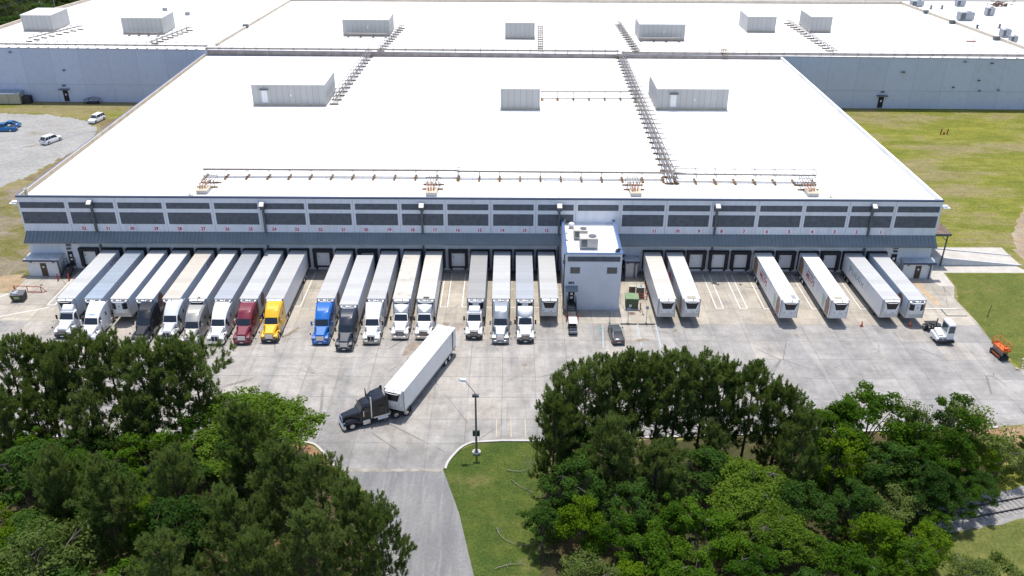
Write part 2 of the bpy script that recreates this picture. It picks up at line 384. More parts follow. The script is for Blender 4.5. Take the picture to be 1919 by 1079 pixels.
def drive_mat():
    m, n, l, b = nt('worn_drive'); g = n.new('ShaderNodeNewGeometry'); P = g.outputs['Position']
    c = mix_n(n, l, ramp_n(n, l, noise_n(n, l, P, .15, 5, .6), .35, .65), (.195, .195, .198), (.245, .24, .23))
    s = n.new('ShaderNodeSeparateXYZ'); l.new(P, s.inputs[0])
    lane = noise_n(n, l, map_n(n, l, P, (.35, .05, 1), (0, 0, R(-12))), 1, 4, .6)
    c = mix_n(n, l, math_n(n, l, 'MULTIPLY', ramp_n(n, l, lane, .42, .66), .6), c, (.13, .13, .14))
    st = noise_n(n, l, map_n(n, l, P, (2.2, .16, 1), (0, 0, R(-28))), 1, 6, .7)
    c = mix_n(n, l, math_n(n, l, 'MULTIPLY', ramp_n(n, l, st, .5, .68), .42), c, (.33, .325, .31))
    c = mix_n(n, l, ramp_n(n, l, noise_n(n, l, P, 2.5, 5, .75), .3, .7), mix_n(n, l, .2, c, (0, 0, 0)), c)
    l.new(c, b.inputs['Base Color']); b.inputs['Roughness'].default_value = .9; return m
DRIVE = drive_mat()

struct(sheet('ground', [(-900, -200), (900, -200), (900, 1400), (-900, 1400)], 0, GROUND))
yard_pts = [(-77.1, -.0), (68.2, -.0), (68.6, -4.0), (71.0, -4.0), (69.2, -8), (69.3, -14.9), (68.7, -23), (68.8, -28.1), (140, -28.1), (140, -33),
            (63.5, -40.4), (59.4, -41.0)] + [(3.3, -44.05), (-.5, -44.08)] + smooth_line([(-4.0, -44.41), (-5.0, -45.1), (-5.8, -46.13), (-6.74, -48.08), (-7.13, -49.5)]) + \
           smooth_line([(-18.6, -49.6), (-19.65, -48.66), (-21.0, -46.74), (-22.6, -44.96), (-24.6, -44.47)]) + [(-60, -43.6), (-140, -42.5), (-140, -7.8), (-77.15, -7.8)]
struct(sheet('yard', yard_pts, .010, YARD))
struct(sheet('driveway', [(-18.6, -49.62), (-7.1, -49.52), (-4.93, -56.5), (-2.97, -65.4), (8, -115), (-2, -115), (-11.98, -65.5), (-14.75, -54)], .007, DRIVE))
struct(sheet('path', [(68.6, -4.0), (68.2, 0), (68.2, 3.2), (84.5, 3.2), (85.6, .8), (71.3, .7), (71.0, -4.0)], .014, CONC))
struct(sheet('lawn', ragged([(-7.4, -49.3), (-5.8, -46.2), (-3.8, -44.7), (-.4, -44.3), (8, -44.2), (9, -52), (9, -62), (12, -80), (.4, -80), (-3.4, -65.4), (-5.2, -56.5)], .12, .8, 3), .003, LAWN))
struct(sheet('lawn', ragged([(69.5, -15), (69.4, -9), (71.2, -4.2), (71.5, .5), (110, .5), (130, -27.6), (69.4, -27.8), (69.0, -22)], .15, .8, 4), .008, LAWN2))
struct(sheet('woodland_floor', ragged([(6.5, -44.5), (57, -41.6), (60, -46), (48, -55), (46, -62), (60, -64), (60, -120), (12, -120), (1.5, -90), (3.5, -70), (3.2, -56)], .3, 1.2, 5), .012, FLOOR))
struct(sheet('woodland_floor', ragged([(-20.2, -48.9), (-21.5, -47), (-23, -45.3), (-25, -44.8), (-60, -44), (-140, -43), (-140, -120), (-6, -120), (-12.6, -65.5), (-15.2, -54)], .25, 1.0, 6), .008, FLOOR))
struct(sheet('clay_bank', ragged([(54, -41.7), (63.5, -40.8), (120, -35), (120, -38), (64, -44.5), (58, -46)], .25, .9, 7), .016, BANK))
struct(sheet('clay_bank', ragged([(-20.0, -48.9), (-21.4, -47), (-22.9, -45.3), (-25, -44.8), (-33, -44.6), (-33, -47), (-23.5, -49.5), (-20.6, -51)], .15, .7, 8), .012, BANK))
struct(sheet('gravel_lot', ragged([(-165, 90), (-140, 87.4), (-127, 86.3), (-115, 85.2), (-104, 81), (-97.6, 74), (-95.5, 64), (-97.5, 52), (-99, 43), (-102, 36), (-108, 28), (-165, 20)], .55, .6, 9), .006, GRAVEL))
struct(sheet('dirt_bank', ragged([(-77.25, 88), (-84, 88.5), (-95, 84), (-101, 80.5), (-97, 75), (-94, 66), (-97, 52), (-99, 42), (-95, 36), (-82, 30), (-77.25, 20)], .8, 1.5, 23), .005, BROWNB))
struct(sheet('dirt_bank', ragged([(-77.2, -7.5), (-77.3, 6), (-78.5, 22), (-82, 36), (-94, 40), (-110, 26), (-140, 10), (-140, -7.6)], .6, 1.4, 21), .004, WBANK))
struct(sheet('dirt_bank', ragged([(-77.2, -7.6), (-77.2, -2.2), (-80.5, -1.6), (-84, -3.6), (-90, -4.8), (-140, -5.2), (-140, -7.7)], .3, .9, 22), .006, CLAYD))
struct(sheet('dirt_track', ragged([(86.4, 3), (87.2, 9.4), (90.2, 16), (94.0, 22), (98.4, 28), (112, 34), (110, -1), (86, .6)], .35, 1.2, 10), .008, DIRTR))
struct(sheet('gravel_lot', [(60, 215), (420, 190), (420, 420), (60, 420)], .006, GRAVEL))
struct(sheet('gravel_lot', [(-70, 176), (60, 176), (60, 420), (-70, 420)], .008, GRAVEL))
struct(sheet('gutter_strip', ragged([(-18.4, -49.95), (-7.15, -49.8), (-7.1, -49.35), (-18.5, -49.4)], .06, .5, 31), .014, mat('silty_gutter', (.27, .245, .21), .9, var=.3, scale=.8)))
OIL = mat('oily_stain', (.20, .16, .115), .7, var=.35, scale=1.2); DAMP = mat('damp_stain', (.235, .19, .145), .6, var=.3, scale=.8); ORST = mat('orange_stain', (.42, .29, .17), .85, var=.2, scale=.8)
for pts_, m_ in (([(-33.2, -20.5), (-32.2, -20.3), (-31.7, -19.9), (-31.0, -18.9), (-30.4, -17.8), (-30.1, -18.0), (-30.5, -19.2), (-31.2, -20.3), (-32.2, -20.6)], OIL),
                 ([(-13.5, -21.8), (-12.6, -21.7), (-11.2, -22.0), (-11.4, -23.0), (-13.0, -24.0), (-13.9, -25.6), (-14.5, -25.4), (-14.3, -23.4)], DAMP),
                 ([(-7.9, -16.6), (-6.6, -16.5), (-6.2, -17.0), (-6.9, -17.5), (-7.0, -18.8), (-7.3, -18.6), (-7.5, -17.4)], DAMP), ([(-9.6, -16.5), (-8.6, -16.4), (-8.5, -17.2), (-9.4, -17.3)], OIL),
                 ([(18.0, -21.2), (19.4, -20.4), (20.2, -20.9), (19.3, -21.4), (18.6, -21.7)], OIL), ([(65.0, -2.4), (65.9, -2.6), (65.8, -6), (66.2, -9.5), (65.7, -11.2), (65.3, -8), (65.2, -5)], ORST),
                 ([(-62.6, -25.2), (-62.1, -25.0), (-61.9, -26.0), (-62.5, -26.3)], OIL), ([(2.0, -27.4), (2.6, -27.2), (2.7, -27.9), (2.1, -28.1)], OIL), ([(24.0, -18.0), (24.5, -17.9), (24.4, -18.6), (23.9, -18.7)], OIL), ([(41.2, -19.4), (41.8, -19.2), (41.7, -20.1)], OIL)):
    struct(sheet('ground_stain', ragged(pts_, .12, .22, len(pts_)), .018, m_))
# railway
RA = math.atan2(.243, .97)
def rail_pt(t, o): return (53 + t * math.cos(RA) - o * math.sin(RA), -55.4 + t * math.sin(RA) + o * math.cos(RA))
struct(sheet('railway_bed', ragged([rail_pt(-9, -2.1), rail_pt(40, -2.1), rail_pt(40, 2.3), rail_pt(-9, 2.3)], .2, .7, 11), .018, BALLAST))
struct(sheet('verge', ragged([rail_pt(-9, -2.2), rail_pt(40, -2.2), (100, -90), (38, -90), (42, -62)], .3, 1.0, 12), .014, VERGE))
tr = thing('railway_track', 'rusty railway track on grey ballast beside the trees at the right edge', 'railway track', (*rail_pt(0, 0), .02), RA)
for s in (-1, 1): bx('rail', FRAME, tr, -4, 30, s * .72 - .05, s * .72 + .05, .05, .2)
mb = MB()
for i in range(64): mb.box(-8.9 + i * .6, -8.65 + i * .6, -1.3, 1.3, .0, .05)
mb.build('sleepers', mat('old_ties', (.27, .26, .25), .9, var=.2), tr)
# kerbs (a real step)
def kerb(pts, w=.32, h=.15):
    mb = MB(); P = [Vector(p) for p in pts]; L = []
    for i, p in enumerate(P):
        d = (P[min(i + 1, len(P) - 1)] - P[max(i - 1, 0)]).normalized(); nrm = Vector((-d.y, d.x)); L.append((p, nrm))
    mb.loft([[(p.x, p.y, 0), (p.x, p.y, h), (p.x + n.x * w, p.y + n.y * w, h), (p.x + n.x * w, p.y + n.y * w, 0)] for p, n in L])
    return struct(mb.build('kerb', KERB))
kerb([(60, -41.0), (30, -42.6), (3.3, -44.1), (-.5, -44.1)] + smooth_line([(-4.0, -44.43), (-5.0, -45.1), (-5.8, -46.13), (-6.74, -48.08), (-7.0, -49.4)]), .28, .16)
kerb(smooth_line([(-19.5, -49.0), (-19.8, -48.4), (-21.0, -46.74), (-22.6, -44.96), (-24.6, -44.47)]) + [(-60, -43.6), (-90, -43.2)], .28, .16)
# markings
mk = MB()
def line(x0, y0, x1, y1, w=.12, z=.016, mb=None):
    mb = mb or mk; d = Vector((x1 - x0, y1 - y0)).normalized(); n = Vector((-d.y, d.x)) * w / 2
    mb.quad((x0 - n.x, y0 - n.y, z), (x1 - n.x, y1 - n.y, z), (x1 + n.x, y1 + n.y, z), (x0 + n.x, y0 + n.y, z))
bays = [-69.2, -65.4, -61.7, -57.9, -54.2, -50.4, -46.6, -42.9, -39.1, -35.4, -31.95, -28.1, -24.4, -20.8, -17.1, -13.5, -9.7, -6.4, -2.8, .8, 4.3, 28.6, 32.15, 35.75, 39.4, 43.0, 46.65, 50.2, 54.0]
for x in bays:
    for s in (-.54, .54): line(x + s, -.2, x + s, -11.55, .13)
    line(x - .54 - .065, -11.62, x + .54 + .065, -11.62, .14)
line(-69.2, -12.4, -77.5, -16.3, .16); line(-77.4, -8.2, -83, -14, .16); line(62.2, -11.36, 68.1, -11.32, .14)
struct(mk.build('white_markings', PAINTW))
mk = MB()
for x0, y0, x1, y1 in ((13.9, -16.9, 13.45, -23), (16.4, -16.9, 16.1, -22.5), (19.05, -16.75, 18.88, -22.5), (21.7, -16.7, 21.55, -22.9)): line(x0, y0, x1, y1, .17, .016, mk)
struct(mk.build('blue_markings', PAINTB))
mk = MB()
for k in range(18):
    a, b = 2 * math.pi * k / 18 * .86, 2 * math.pi * (k + 1) / 18 * .86
    line(13.53 + .42 * math.cos(a), -18.0 + .45 * math.sin(a), 13.53 + .42 * math.cos(b), -18.0 + .45 * math.sin(b), .11, .016, mk)
struct(mk.build('green_marking', PAINTG))
mk = MB()
for x in (21.45, 21.75): line(x - .2, -8.5, x + .1, -16.3, .09, .016, mk)
line(17.9, -4.5, 18.0, -11.4, .1, .016, mk)
for x in (-1.2, .55, 2.3): line(x, -39.8, x + .05, -43.4, .11, .016, mk)
struct(mk.build('yellow_markings', PAINTY))
struct(MB().box(65.55, 65.75, -13.7, -11.5, 0, .05).box(65.75, 68.7, -13.7, -13.5, 0, .05).build('trench_drain', DKSTEEL))

# ================================================================== WAREHOUSE
WX0, WX1, WT, RZ = -77.05, 68.05, 12.92, 12.3
wh = thing('warehouse', 'long white-roofed distribution warehouse with a row of numbered loading docks', 'warehouse')
MB().box(WX0, WX1, 0, .35, 0, WT).box(WX0, WX0 + .35, .35, 95, 0, WT - .003).build('wall', WALL, wh)
MB().box(WX1 - .35, WX1, .352, 95, 0, WT - .003).build('wall', ROOF, wh)
bx('roof', ROOF, wh, WX0 + .36, WX1 - .36, .36, 95.2, 11.9, RZ)
bx('parapet_lining', PARAPET, wh, WX0 + .352, WX0 + .40, .36, 95, RZ + .002, WT - .05)
bx('parapet_top', PARAPET, wh, WX0 + .13, WX0 + .41, .4, 94.8, WT + .001, WT + .05); MB().box(WX0 - .12, WX0 + .12, .38, 94.8, WT, WT + .07).build('parapet_cap', BLUE, wh)
MB().box(WX0 - .06, WX1 + .06, -.06, .37, WT + .002, WT + .10).box(WX0 - .05, WX1 + .05, -.05, -.003, WT - .14, WT + .002).build('parapet_cap', DKTRIM, wh)
MB().box(WX1 - .36, WX1 + .06, .37, 95, WT, WT + .06).build('parapet_cap', ROOF, wh)
PX = [(-76.75, -69.78), (-69.08, -62.09), (-61.38, -54.48), (-53.78, -46.95), (-46.21, -39.47), (-38.75, -32.1), (-31.47, -24.81), (-24.11, -17.48), (-16.81, -10.28), (-9.61, -3.17), (-2.43, 3.96), (4.63, 10.24), (10.91, 17.3), (17.95, 24.5), (25.2, 31.68), (32.3, 38.89), (39.56, 46.12), (46.77, 53.26), (53.91, 60.49), (61.13, 67.71)]
for i, (a, b) in enumerate(PX):
    bx('wall_panel', PANEL, wh, a, b, -.03, -.001, 10.97, 11.97)
    if i != 12: bx('wall_panel', PANEL, wh, a, b, -.03, -.001, 8.33, 10.31)
for a, b in zip(PX, PX[1:]): bx('wall_joint', mat('joint_sealant', (.34, .35, .38), .8), wh, (a[1] + b[0]) / 2 - .02, (a[1] + b[0]) / 2 + .02, -.012, -.001, 7.05, 12.75)
# canopy over the docks
for a, b in ((WX0 + .2, 8.38), (16.76, WX1)):
    mb = MB().prism([(-.002, 7.02), (-1.5, 5.75), (-1.5, 5.58), (-.002, 5.58)], 0, a, b)
    x = a + .05
    while x < b - .05:
        mb.hexa([(x, -1.515, 5.75), (x + .07, -1.515, 5.75), (x + .07, -.003, 7.03), (x, -.003, 7.03), (x, -1.515, 5.81), (x + .07, -1.515, 5.81), (x + .07, -.003, 7.09), (x, -.003, 7.09)]); x += .61
    cn = mb.build('dock_canopy', CANOPY, wh)
    MB().box(a, b, -1.58, -1.518, 5.52, 5.74).build('gutter', CANOPY, cn)
# floodlights with their conduits
for x, z in ((-65.5, 12.35), (-38.6, 12.15), (-13.63, 12.1), (8.0, 12.14), (32.75, 12.25), (57.2, 12.35)):
    f = MB().prism([(-1.05, z - .35), (-.25, z + .15), (-.25, z - .45), (-.95, z - .62)], 0, x - .42, x + .42).build('floodlight', DKSTEEL, wh)
    MB().hexa([(x - .32, -1.03, z - .32), (x + .32, -1.03, z - .32), (x + .32, -.33, z + .115), (x - .32, -.33, z + .115), (x - .32, -1.05, z - .27), (x + .32, -1.05, z - .27), (x + .32, -.36, z + .16), (x - .32, -.36, z + .16)]).build('lamp_face', SIGNW, f)
    MB().box(x - .16, x + .16, -.34, -.035, 7.05, z - .3).box(x - .36, x + .36, -.42, -.036, z - 1.15, z - .6).build('downpipe', DKSTEEL, wh)
    MB().box(x - .13, x + .13, -.30, -.003, .2, 5.57).build('downpipe', DKSTEEL, wh)
for s, x in ((-1, WX0), (1, WX1)):
    MB().box(min(x, x + s * 1.0), max(x, x + s * 1.0), .1, .7, 11.75, 12.0).box(min(x + s * .2, x + s * 1.3), max(x + s * .2, x + s * 1.3), -.1, .9, 11.62, 11.74).build('floodlight', SIGNW, wh)
# numbered docks
DOCK = {32: -67.51, 31: -63.66, 30: -59.85, 29: -56.02, 28: -52.29, 27: -48.55, 26: -44.72, 25: -41.0, 24: -37.26, 23: -33.62, 22: -29.88, 21: -26.22, 20: -22.65, 19: -19.0, 18: -15.27, 17: -11.7, 16: -8.09, 15: -4.57, 14: -1.0, 13: 2.53, 12: 6.05, 11: 23.2, 10: 26.85, 9: 30.29, 8: 33.9, 7: 37.46, 6: 41.11, 5: 44.67, 4: 48.32, 3: 51.88, 2: 55.4, 1: 59.25}
for k, x in DOCK.items():
    d = bx('dock_door', DOORW, wh, x - 1.25, x + 1.25, -.06, -.002, 1.15, 3.85)
    MB().box(x - 1.58, x + 1.58, -.62, -.002, 3.72, 4.22, ).box(x - 1.56, x - 1.08, -.55, -.001, 1.0, 3.718).box(x + 1.08, x + 1.56, -.55, -.001, 1.0, 3.718).build('dock_seal', SEAL, d)
    MB().box(x - 1.04, x + 1.04, -.30, -.004, .98, 1.145).box(x - 1.3, x - .95, -.45, -.301, .7, 1.1).box(x + .95, x + 1.3, -.45, -.301, .7, 1.1).build('dock_bumper', BLACK, d)
    if k in (32, 22, 16, 9, 8, 7, 5, 3): bx('door_window', GLASS, d, x - .82, x - .68, -.075, -.061, 2.75, 2.92)
    p = bx('number_plate', PINKW, wh, x - .44, x + .44, -.035, -.003, 7.14, 7.94)
    lettering('numeral', str(k), .74, REDNUM, p, (x, -.05, 7.54), (1, 0, 0), (0, 0, 1), .01, .95, .022)
mb = MB()
for a, b in ((WX0, 8.4), (16.8, WX1)): mb.box(a + 5.6 if a < 0 else a + 4.5, b if a < 0 else b - 6, -.2, -.001, 0, .42)
mb.build('wall_plinth', mat('stained_plinth', (.26, .25, .24), .9, var=.25), wh)
# personnel doors
def pdoor(par, x0, x1, z0, z1, y, m=BLACK, num=None, notice=1):
    d = bx('door', m, par, x0, x1, y - .05, y - .002, z0, z1)
    MB().box(x0 - .08, x0, y - .07, y - .001, z0, z1 + .08).box(x1, x1 + .08, y - .07, y - .001, z0, z1 + .08).box(x0, x1, y - .07, y - .001, z1, z1 + .08).build('door_frame', ANNEX if m is BLACK else m, d)
    w = x1 - x0; q = MB().box(x0 + w * .32, x0 + w * .72, y - .07, y - .051, z0 + (z1 - z0) * .55, z0 + (z1 - z0) * .74)
    if notice > 1: q.box(x0 + w * .3, x0 + w * .75, y - .07, y - .051, z0 + (z1 - z0) * .25, z0 + (z1 - z0) * .42)
    q.build('notice', SIGNW, d); bx('handle', GALV, d, x1 - .16, x1 - .06, y - .12, y - .052, z0 + .95, z0 + 1.05)
    if num:
        lettering('door_number', num, .58, TXTBLK, par, ((x0 + x1) / 2, y - .02, z1 + 1.05), (1, 0, 0), (0, 0, 1), .012, 1.05, .025)
        bx('door_light', DKSTEEL, par, (x0 + x1) / 2 - .3, (x0 + x1) / 2 + .3, y - .35, y - .002, z1 + .38, z1 + .62)
    return d
pdoor(wh, -71.15, -70.3, 1.3, 3.5, 0, BLACK, '203', 2); pdoor(wh, 61.75, 62.7, 1.3, 3.75, 0, BLACK, '208', 2)
pdoor(wh, 18.15, 18.95, 1.3, 3.4, 0, BLACK)
# small clutter on the roof edge
for i, (x, y) in enumerate([(-76.0, .9), (7.9, .8), (51.3, 2.8), (-50.6, 2.1)]):
    mb = MB().bar((x, y, RZ), (x, y, RZ + 1.0), .05).bar((x - .5, y, RZ + .02), (x + .5, y, RZ + .02), .05).bar((x, y - .5, RZ + .02), (x, y + .5, RZ + .02), .05).bar((x, y, RZ + .5), (x + .5, y, RZ + .05), .03)
    mb.build('roof_vent_pipe', (TAN, GALV, PIPE, PIPE)[i], wh)
MB().bar((-75.9, 1.2, RZ), (-75.9, 1.2, RZ + 1.3), .22, 10).bar((-75.9, 1.2, RZ + 1.3), (-75.9, 1.0, RZ + 1.5), .26, 10).build('roof_cowl', TAN, wh)

# ================================================================== ROOFTOP PENTHOUSES
def penthouse(x0, x1, y0, y1, z0, label, door=None, h=4.35):
    t = thing('rooftop_penthouse', label, 'rooftop penthouse', ((x0 + x1) / 2, y0, z0), 0, 'equipment penthouses on the roof')
    w = (x1 - x0) / 2; d = y1 - y0
    bx('wall', PENT, t, -w, w, 0, .12, 0, h); bx('wall', PENT, t, -w, w, d - .12, d, 0, h)
    bx('wall', PENTY, t, -w, -w + .12, .121, d - .121, 0, h); bx('wall', PENTY, t, w - .12, w, .121, d - .121, 0, h)
    bx('roof', ROOF, t, -w - .08, w + .08, -.08, d + .08, h, h + .12)
    MB().box(-w - .05, w + .05, -.06, -.002, 0, .35).build('base_flashing', PARAPET, t)
    if door is not None:
        q = bx('door', SIGNW, t, door - .6, door + .6, -.05, -.003, .7, 3.2); bx('hood', DKSTEEL, t, door - .9, door + .9, -.5, -.004, 3.35, 3.47)
    if w > 6: bx('wall_light', SIGNW, t, w * .05, w * .05 + .25, -.12, -.004, 2.0, 2.5)
    return t
penthouse(-53.5, -38.4, 52.1, 63.5, RZ, 'grey penthouse with a white door at the left of the front roof', -5.0)
penthouse(-1.95, 6.15, 49.9, 54.5, RZ, 'small square penthouse alone in the middle of the front roof')
penthouse(30.2, 44.9, 50.4, 62.3, RZ, 'large penthouse with a door right of the long pipe rack on the front roof', -3.9)
BZ = 12.85
def bz(x): return 13.25 - .0035 * x
for a in ((-134.2, -125.9, 119.3, 129.5, 'pale penthouse at the far left corner of the rear roof'), (-105.8, -94.7, 116.8, 126, 'pale penthouse left of the dividing parapet on the rear roof'),
          (-45.8, -33.2, 117.0, 127.5, 'penthouse with a low pipe in front at the left of the rear roof'), (-1.6, 6.4, 114.8, 120, 'smallest penthouse in the middle of the rear roof beside a ladder rack'),
          (34.6, 46.9, 114.2, 124, 'penthouse with a pipe in front right of the slanted pipe rack on the rear roof'), (66.5, 74.5, 126, 136, 'left one of the close pair of penthouses on the rear roof'),
          (84.4, 90.4, 126.5, 137, 'right one of the close pair of penthouses on the rear roof')):
    penthouse(a[0], a[1], a[2], a[3], bz(a[0]) - .5, a[4], None, 4.2)

GREYC0 = mat('grey_vent', (.26, .27, .28), .5)
# ================================================================== REAR WAREHOUSE
def skew(pts): return pts
rw = thing('rear_warehouse', 'huge blue-grey rear warehouse with blank shaded walls and white roof', 'warehouse')
ya, yb2 = 96.9, 94.1   # the front wall runs very slightly off square
def wy(x): return 95.35 - .0108 * (x + 5)
L_, Rt = -142.5, 129.0
fl = [(-170, wy(-170)), (150, wy(150))]
mbw = MB(); mbw.hexa([(-150, wy(-150), 0), (137.4, wy(137.4), 0), (137.4, wy(137.4) + .4, 0), (-150, wy(-150) + .4, 0), (-150, wy(-150), bz(-150)), (137.4, wy(137.4), bz(137.4)), (137.4, wy(137.4) + .4, bz(137.4)), (-150, wy(-150) + .4, bz(-150))])
mbw.build('wall', stripes('rear_wall', (.53, .57, .70), 0, 7.3, .012, .75, 0, .07, .72, (.33, .34, .36), .3), rw)
backL = [(-145.5, wy(-145)), (-141.9, 121.5), (-139, 148.7), (-135.5, 166), (-133, 178)]
outline = [(-145.5, wy(-145.5) + .42)] + backL[1:] + [(-72, 178), (-71.2, 168.2), (128, 171.8), (137.4, wy(137.4) + .42)]
bm = bmesh.new(); tv = [bm.verts.new((x, y, bz(x) - .55)) for x, y in outline]; bvv = [bm.verts.new((x, y, 0)) for x, y in outline]
bm.faces.new(tv)
for i in range(len(tv)): j = (i + 1) % len(tv); bm.faces.new((bvv[i], bvv[j], tv[j], tv[i]))
bmesh.ops.recalc_face_normals(bm, faces=bm.faces); me = bpy.data.meshes.new('roof'); bm.to_mesh(me); bm.free(); link('roof', me, ROOF, rw)
def parapet(pts, par, m, w=.45, cap=None, lo=.55, hi=.28):
    for p, q in zip(pts, pts[1:]):
        p, q = Vector(p), Vector(q); d = (q - p).normalized(); n = Vector((-d.y, d.x)) * w / 2
        mb = MB().hexa([(p.x - n.x, p.y - n.y, bz(p.x) - lo), (q.x - n.x, q.y - n.y, bz(q.x) - lo), (q.x + n.x, q.y + n.y, bz(q.x) - lo), (p.x + n.x, p.y + n.y, bz(p.x) - lo),
                        (p.x - n.x, p.y - n.y, bz(p.x) + hi), (q.x - n.x, q.y - n.y, bz(q.x) + hi), (q.x + n.x, q.y + n.y, bz(q.x) + hi), (p.x + n.x, p.y + n.y, bz(p.x) + hi)])
        mb.build('parapet', m, par)
PTAN = mat('tan_parapet', (.60, .52, .42), .8, var=.12, scale=.4, dirt=(.40, .33, .26), dirt_amt=.5)
parapet(backL[1:], rw, PTAN); parapet([backL[1], (-143.9, wy(-144) + .5)], rw, PTAN)
parapet([(-71.3, 168.2), (128, 171.7)], rw, PTAN, .5, lo=.6, hi=.35)
parapet([(128.1, 171.4), (137.2, wy(137) + .7)], rw, PTAN, .5, lo=.6, hi=.2)
parapet([(-71.5, 168), (-76.5, 103.5)], rw, PTAN, .5, lo=.6, hi=.12)
MB().hexa([(-150, wy(-150) - .06, bz(-150)), (137.4, wy(137.4) - .06, bz(137.4)), (137.4, wy(137.4) + .42, bz(137.4)), (-150, wy(-150) + .42, bz(-150)), (-150, wy(-150) - .06, bz(-150) + .12), (137.4, wy(137.4) - .06, bz(137.4) + .12), (137.4, wy(137.4) + .42, bz(137.4) + .12), (-150, wy(-150) + .42, bz(-150) + .12)]).build('parapet_cap', mat('grey_coping', (.22, .22, .25), .6, var=.2), rw)
MB().hexa([(-76.6, wy(-76.6) - .03, 12.32), (67.6, wy(67.6) - .03, 12.32), (67.6, wy(67.6) - .004, 12.32), (-76.6, wy(-76.6) - .004, 12.32), (-76.6, wy(-76.6) - .03, bz(-76.6) - .02), (67.6, wy(67.6) - .03, bz(67.6) - .02), (67.6, wy(67.6) - .004, bz(67.6) - .02), (-76.6, wy(-76.6) - .004, bz(-76.6) - .02)]).build('step_shade_strip', mat('brown_step_shade', (.27, .235, .225), .8, var=.25, scale=.6), rw)  # overlay strip: shade on the step between the roofs put into its colour
def rdoor(x, hood=True):
    y = wy(x); d = bx('door', BLACK, rw, x - .65, x + .65, y - .08, y - .002, .2, 3.0); bx('door_hood', DKSTEEL, rw, x - 1.3, x + 1.3, y - 1.0, y - .003, 3.3, 3.5)
    bx('notice', SIGNW, d, x - .15, x + .2, y - .1, y - .082, 1.7, 2.2); bx('number_sign', DKSTEEL, rw, x - .5, x + .5, y - .06, y - .004, 4.1, 4.5)
rdoor(-115.0); rdoor(94.9)
for x, z, w in ((-126.6, 12.9, .3), (99.0, 9.6, .45), (113.9, 12.3, .3), (112.5, 5.8, .22), (119.3, 5.0, .2), (124.0, 5.2, .2), (-114, 8.4, .25), (120.7, 12.0, .35), (118.5, 7.6, .25)):
    bx('wall_fitting', DKSTEEL, rw, x - w, x + w, wy(x) - .5, wy(x) - .004, z - .25, z)
for x0, x1 in ((-149, -77.3), (68.3, 137)): MB().hexa([(x0, wy(x0) - .02, 4.55), (x1, wy(x1) - .02, 4.55), (x1, wy(x1) - .003, 4.55), (x0, wy(x0) - .003, 4.55), (x0, wy(x0) - .02, 4.63), (x1, wy(x1) - .02, 4.63), (x1, wy(x1) - .003, 4.63), (x0, wy(x0) - .003, 4.63)]).build('wall_joint', mat('pale_joint', (.36, .38, .43), .8), rw)
for x, y, hgt in ((-104.5, 146, 1.6), (-97, 143.5, .9)): bx('roof_vent', GREYC0, rw, x - .6, x + .6, y - .5, y + .5, bz(x) - .55, bz(x) - .55 + hgt)
for x, y in ((107.5, 132), (121.5, 107), (111.5, 160)): MB().bar((x, y, bz(x) - .55), (x, y, bz(x) + 3.2), .09, 5).bar((x - .9, y, bz(x) - .5), (x, y, bz(x) + .8), .05, 4).build('roof_mast', GALV, rw)
MB().box(124.2, 126.6, 115.6, 116.4, bz(125) - .549, bz(125) - .2).build('roof_hatch', mat('faded_red_hatch', (.40, .24, .19), .7), rw)
for x, y in ((130.9, 140.5), (133.4, 118.5), (-74.9, 126), (129.6, 156)): bx('roof_scupper', DKSTEEL, rw, x - .7, x + .7, y - .6, y + .6, bz(x) - .549, bz(x) + .45)
# adjoining lower building on the right
lb = thing('side_building', 'lower white-roofed building beyond the right parapet with rooftop units', 'building')
lp = [(138.2, 128), (139.5, 122), (190, 112), (240, 150), (215, 190), (128.6, 190), (128.8, 172.4)]
bm = bmesh.new(); tv = [bm.verts.new((x, y, 10)) for x, y in lp]; bvv = [bm.verts.new((x, y, 0)) for x, y in lp]; bm.faces.new(tv)
bmesh.ops.recalc_face_normals(bm, faces=bm.faces); me = bpy.data.meshes.new('roof'); bm.to_mesh(me); bm.free(); link('roof', me, ROOF, lb)
mb = MB()
for i in range(len(lp)):
    a, b = lp[i], lp[(i + 1) % len(lp)]; mb.quad((*a, 0), (*b, 0), (*b, 9.99), (*a, 9.99))
mb.build('wall', mat('blue_grey_wall', (.30, .37, .52), .7, var=.06), lb)
def hvac(x, y, z, w, d, h, label, rz=0, grp='rooftop units beyond the right parapet', m=None):
    t = thing('rooftop_unit', label, 'rooftop unit', (x, y, z), rz, grp)
    bx('curb', GALV, t, -w * .42, w * .42, -d * .42, d * .42, 0, .3)
    bx('casing', m or ACU, t, -w / 2, w / 2, -d / 2, d / 2, .3, .3 + h, bevel=.04)
    bx('grille', DKSTEEL, t, -w * .42, -w * .1, -d / 2 - .03, -d / 2 - .002, .45, .15 + h)
    MB().bar((w * .2, 0, .3 + h + .002), (w * .2, 0, .3 + h + .1), min(w, d) * .3, 12).build('fan', DKSTEEL, t)
    return t
GREYC = mat('grey_casing', (.34, .35, .38), .5, var=.12)
for x, y, w, d, h, lab in ((136.9, 180.6, 4.2, 2, 1.6, 'grey unit hard by the far corner of the tan parapet'), (152, 181.5, 3, 2, 1.8, 'grey unit at the far end of the side roof'), (142.8, 157.3, 4.6, 2.4, 2.3, 'biggest grey rooftop unit near the middle of the side roof'),
                           (154.2, 165.3, 2.6, 2, 2.2, 'upright grey unit right of the biggest rooftop unit'), (143.6, 133.4, 2.6, 2.2, 1.9, 'two-tone grey unit near the lower end of the side roof'), (142.4, 126.2, 2.0, 1.6, 1.5, 'small blue-grey unit lowest on the side roof')):
    hvac(x, y, 10, w, d, h, lab, 0, m=GREYC)
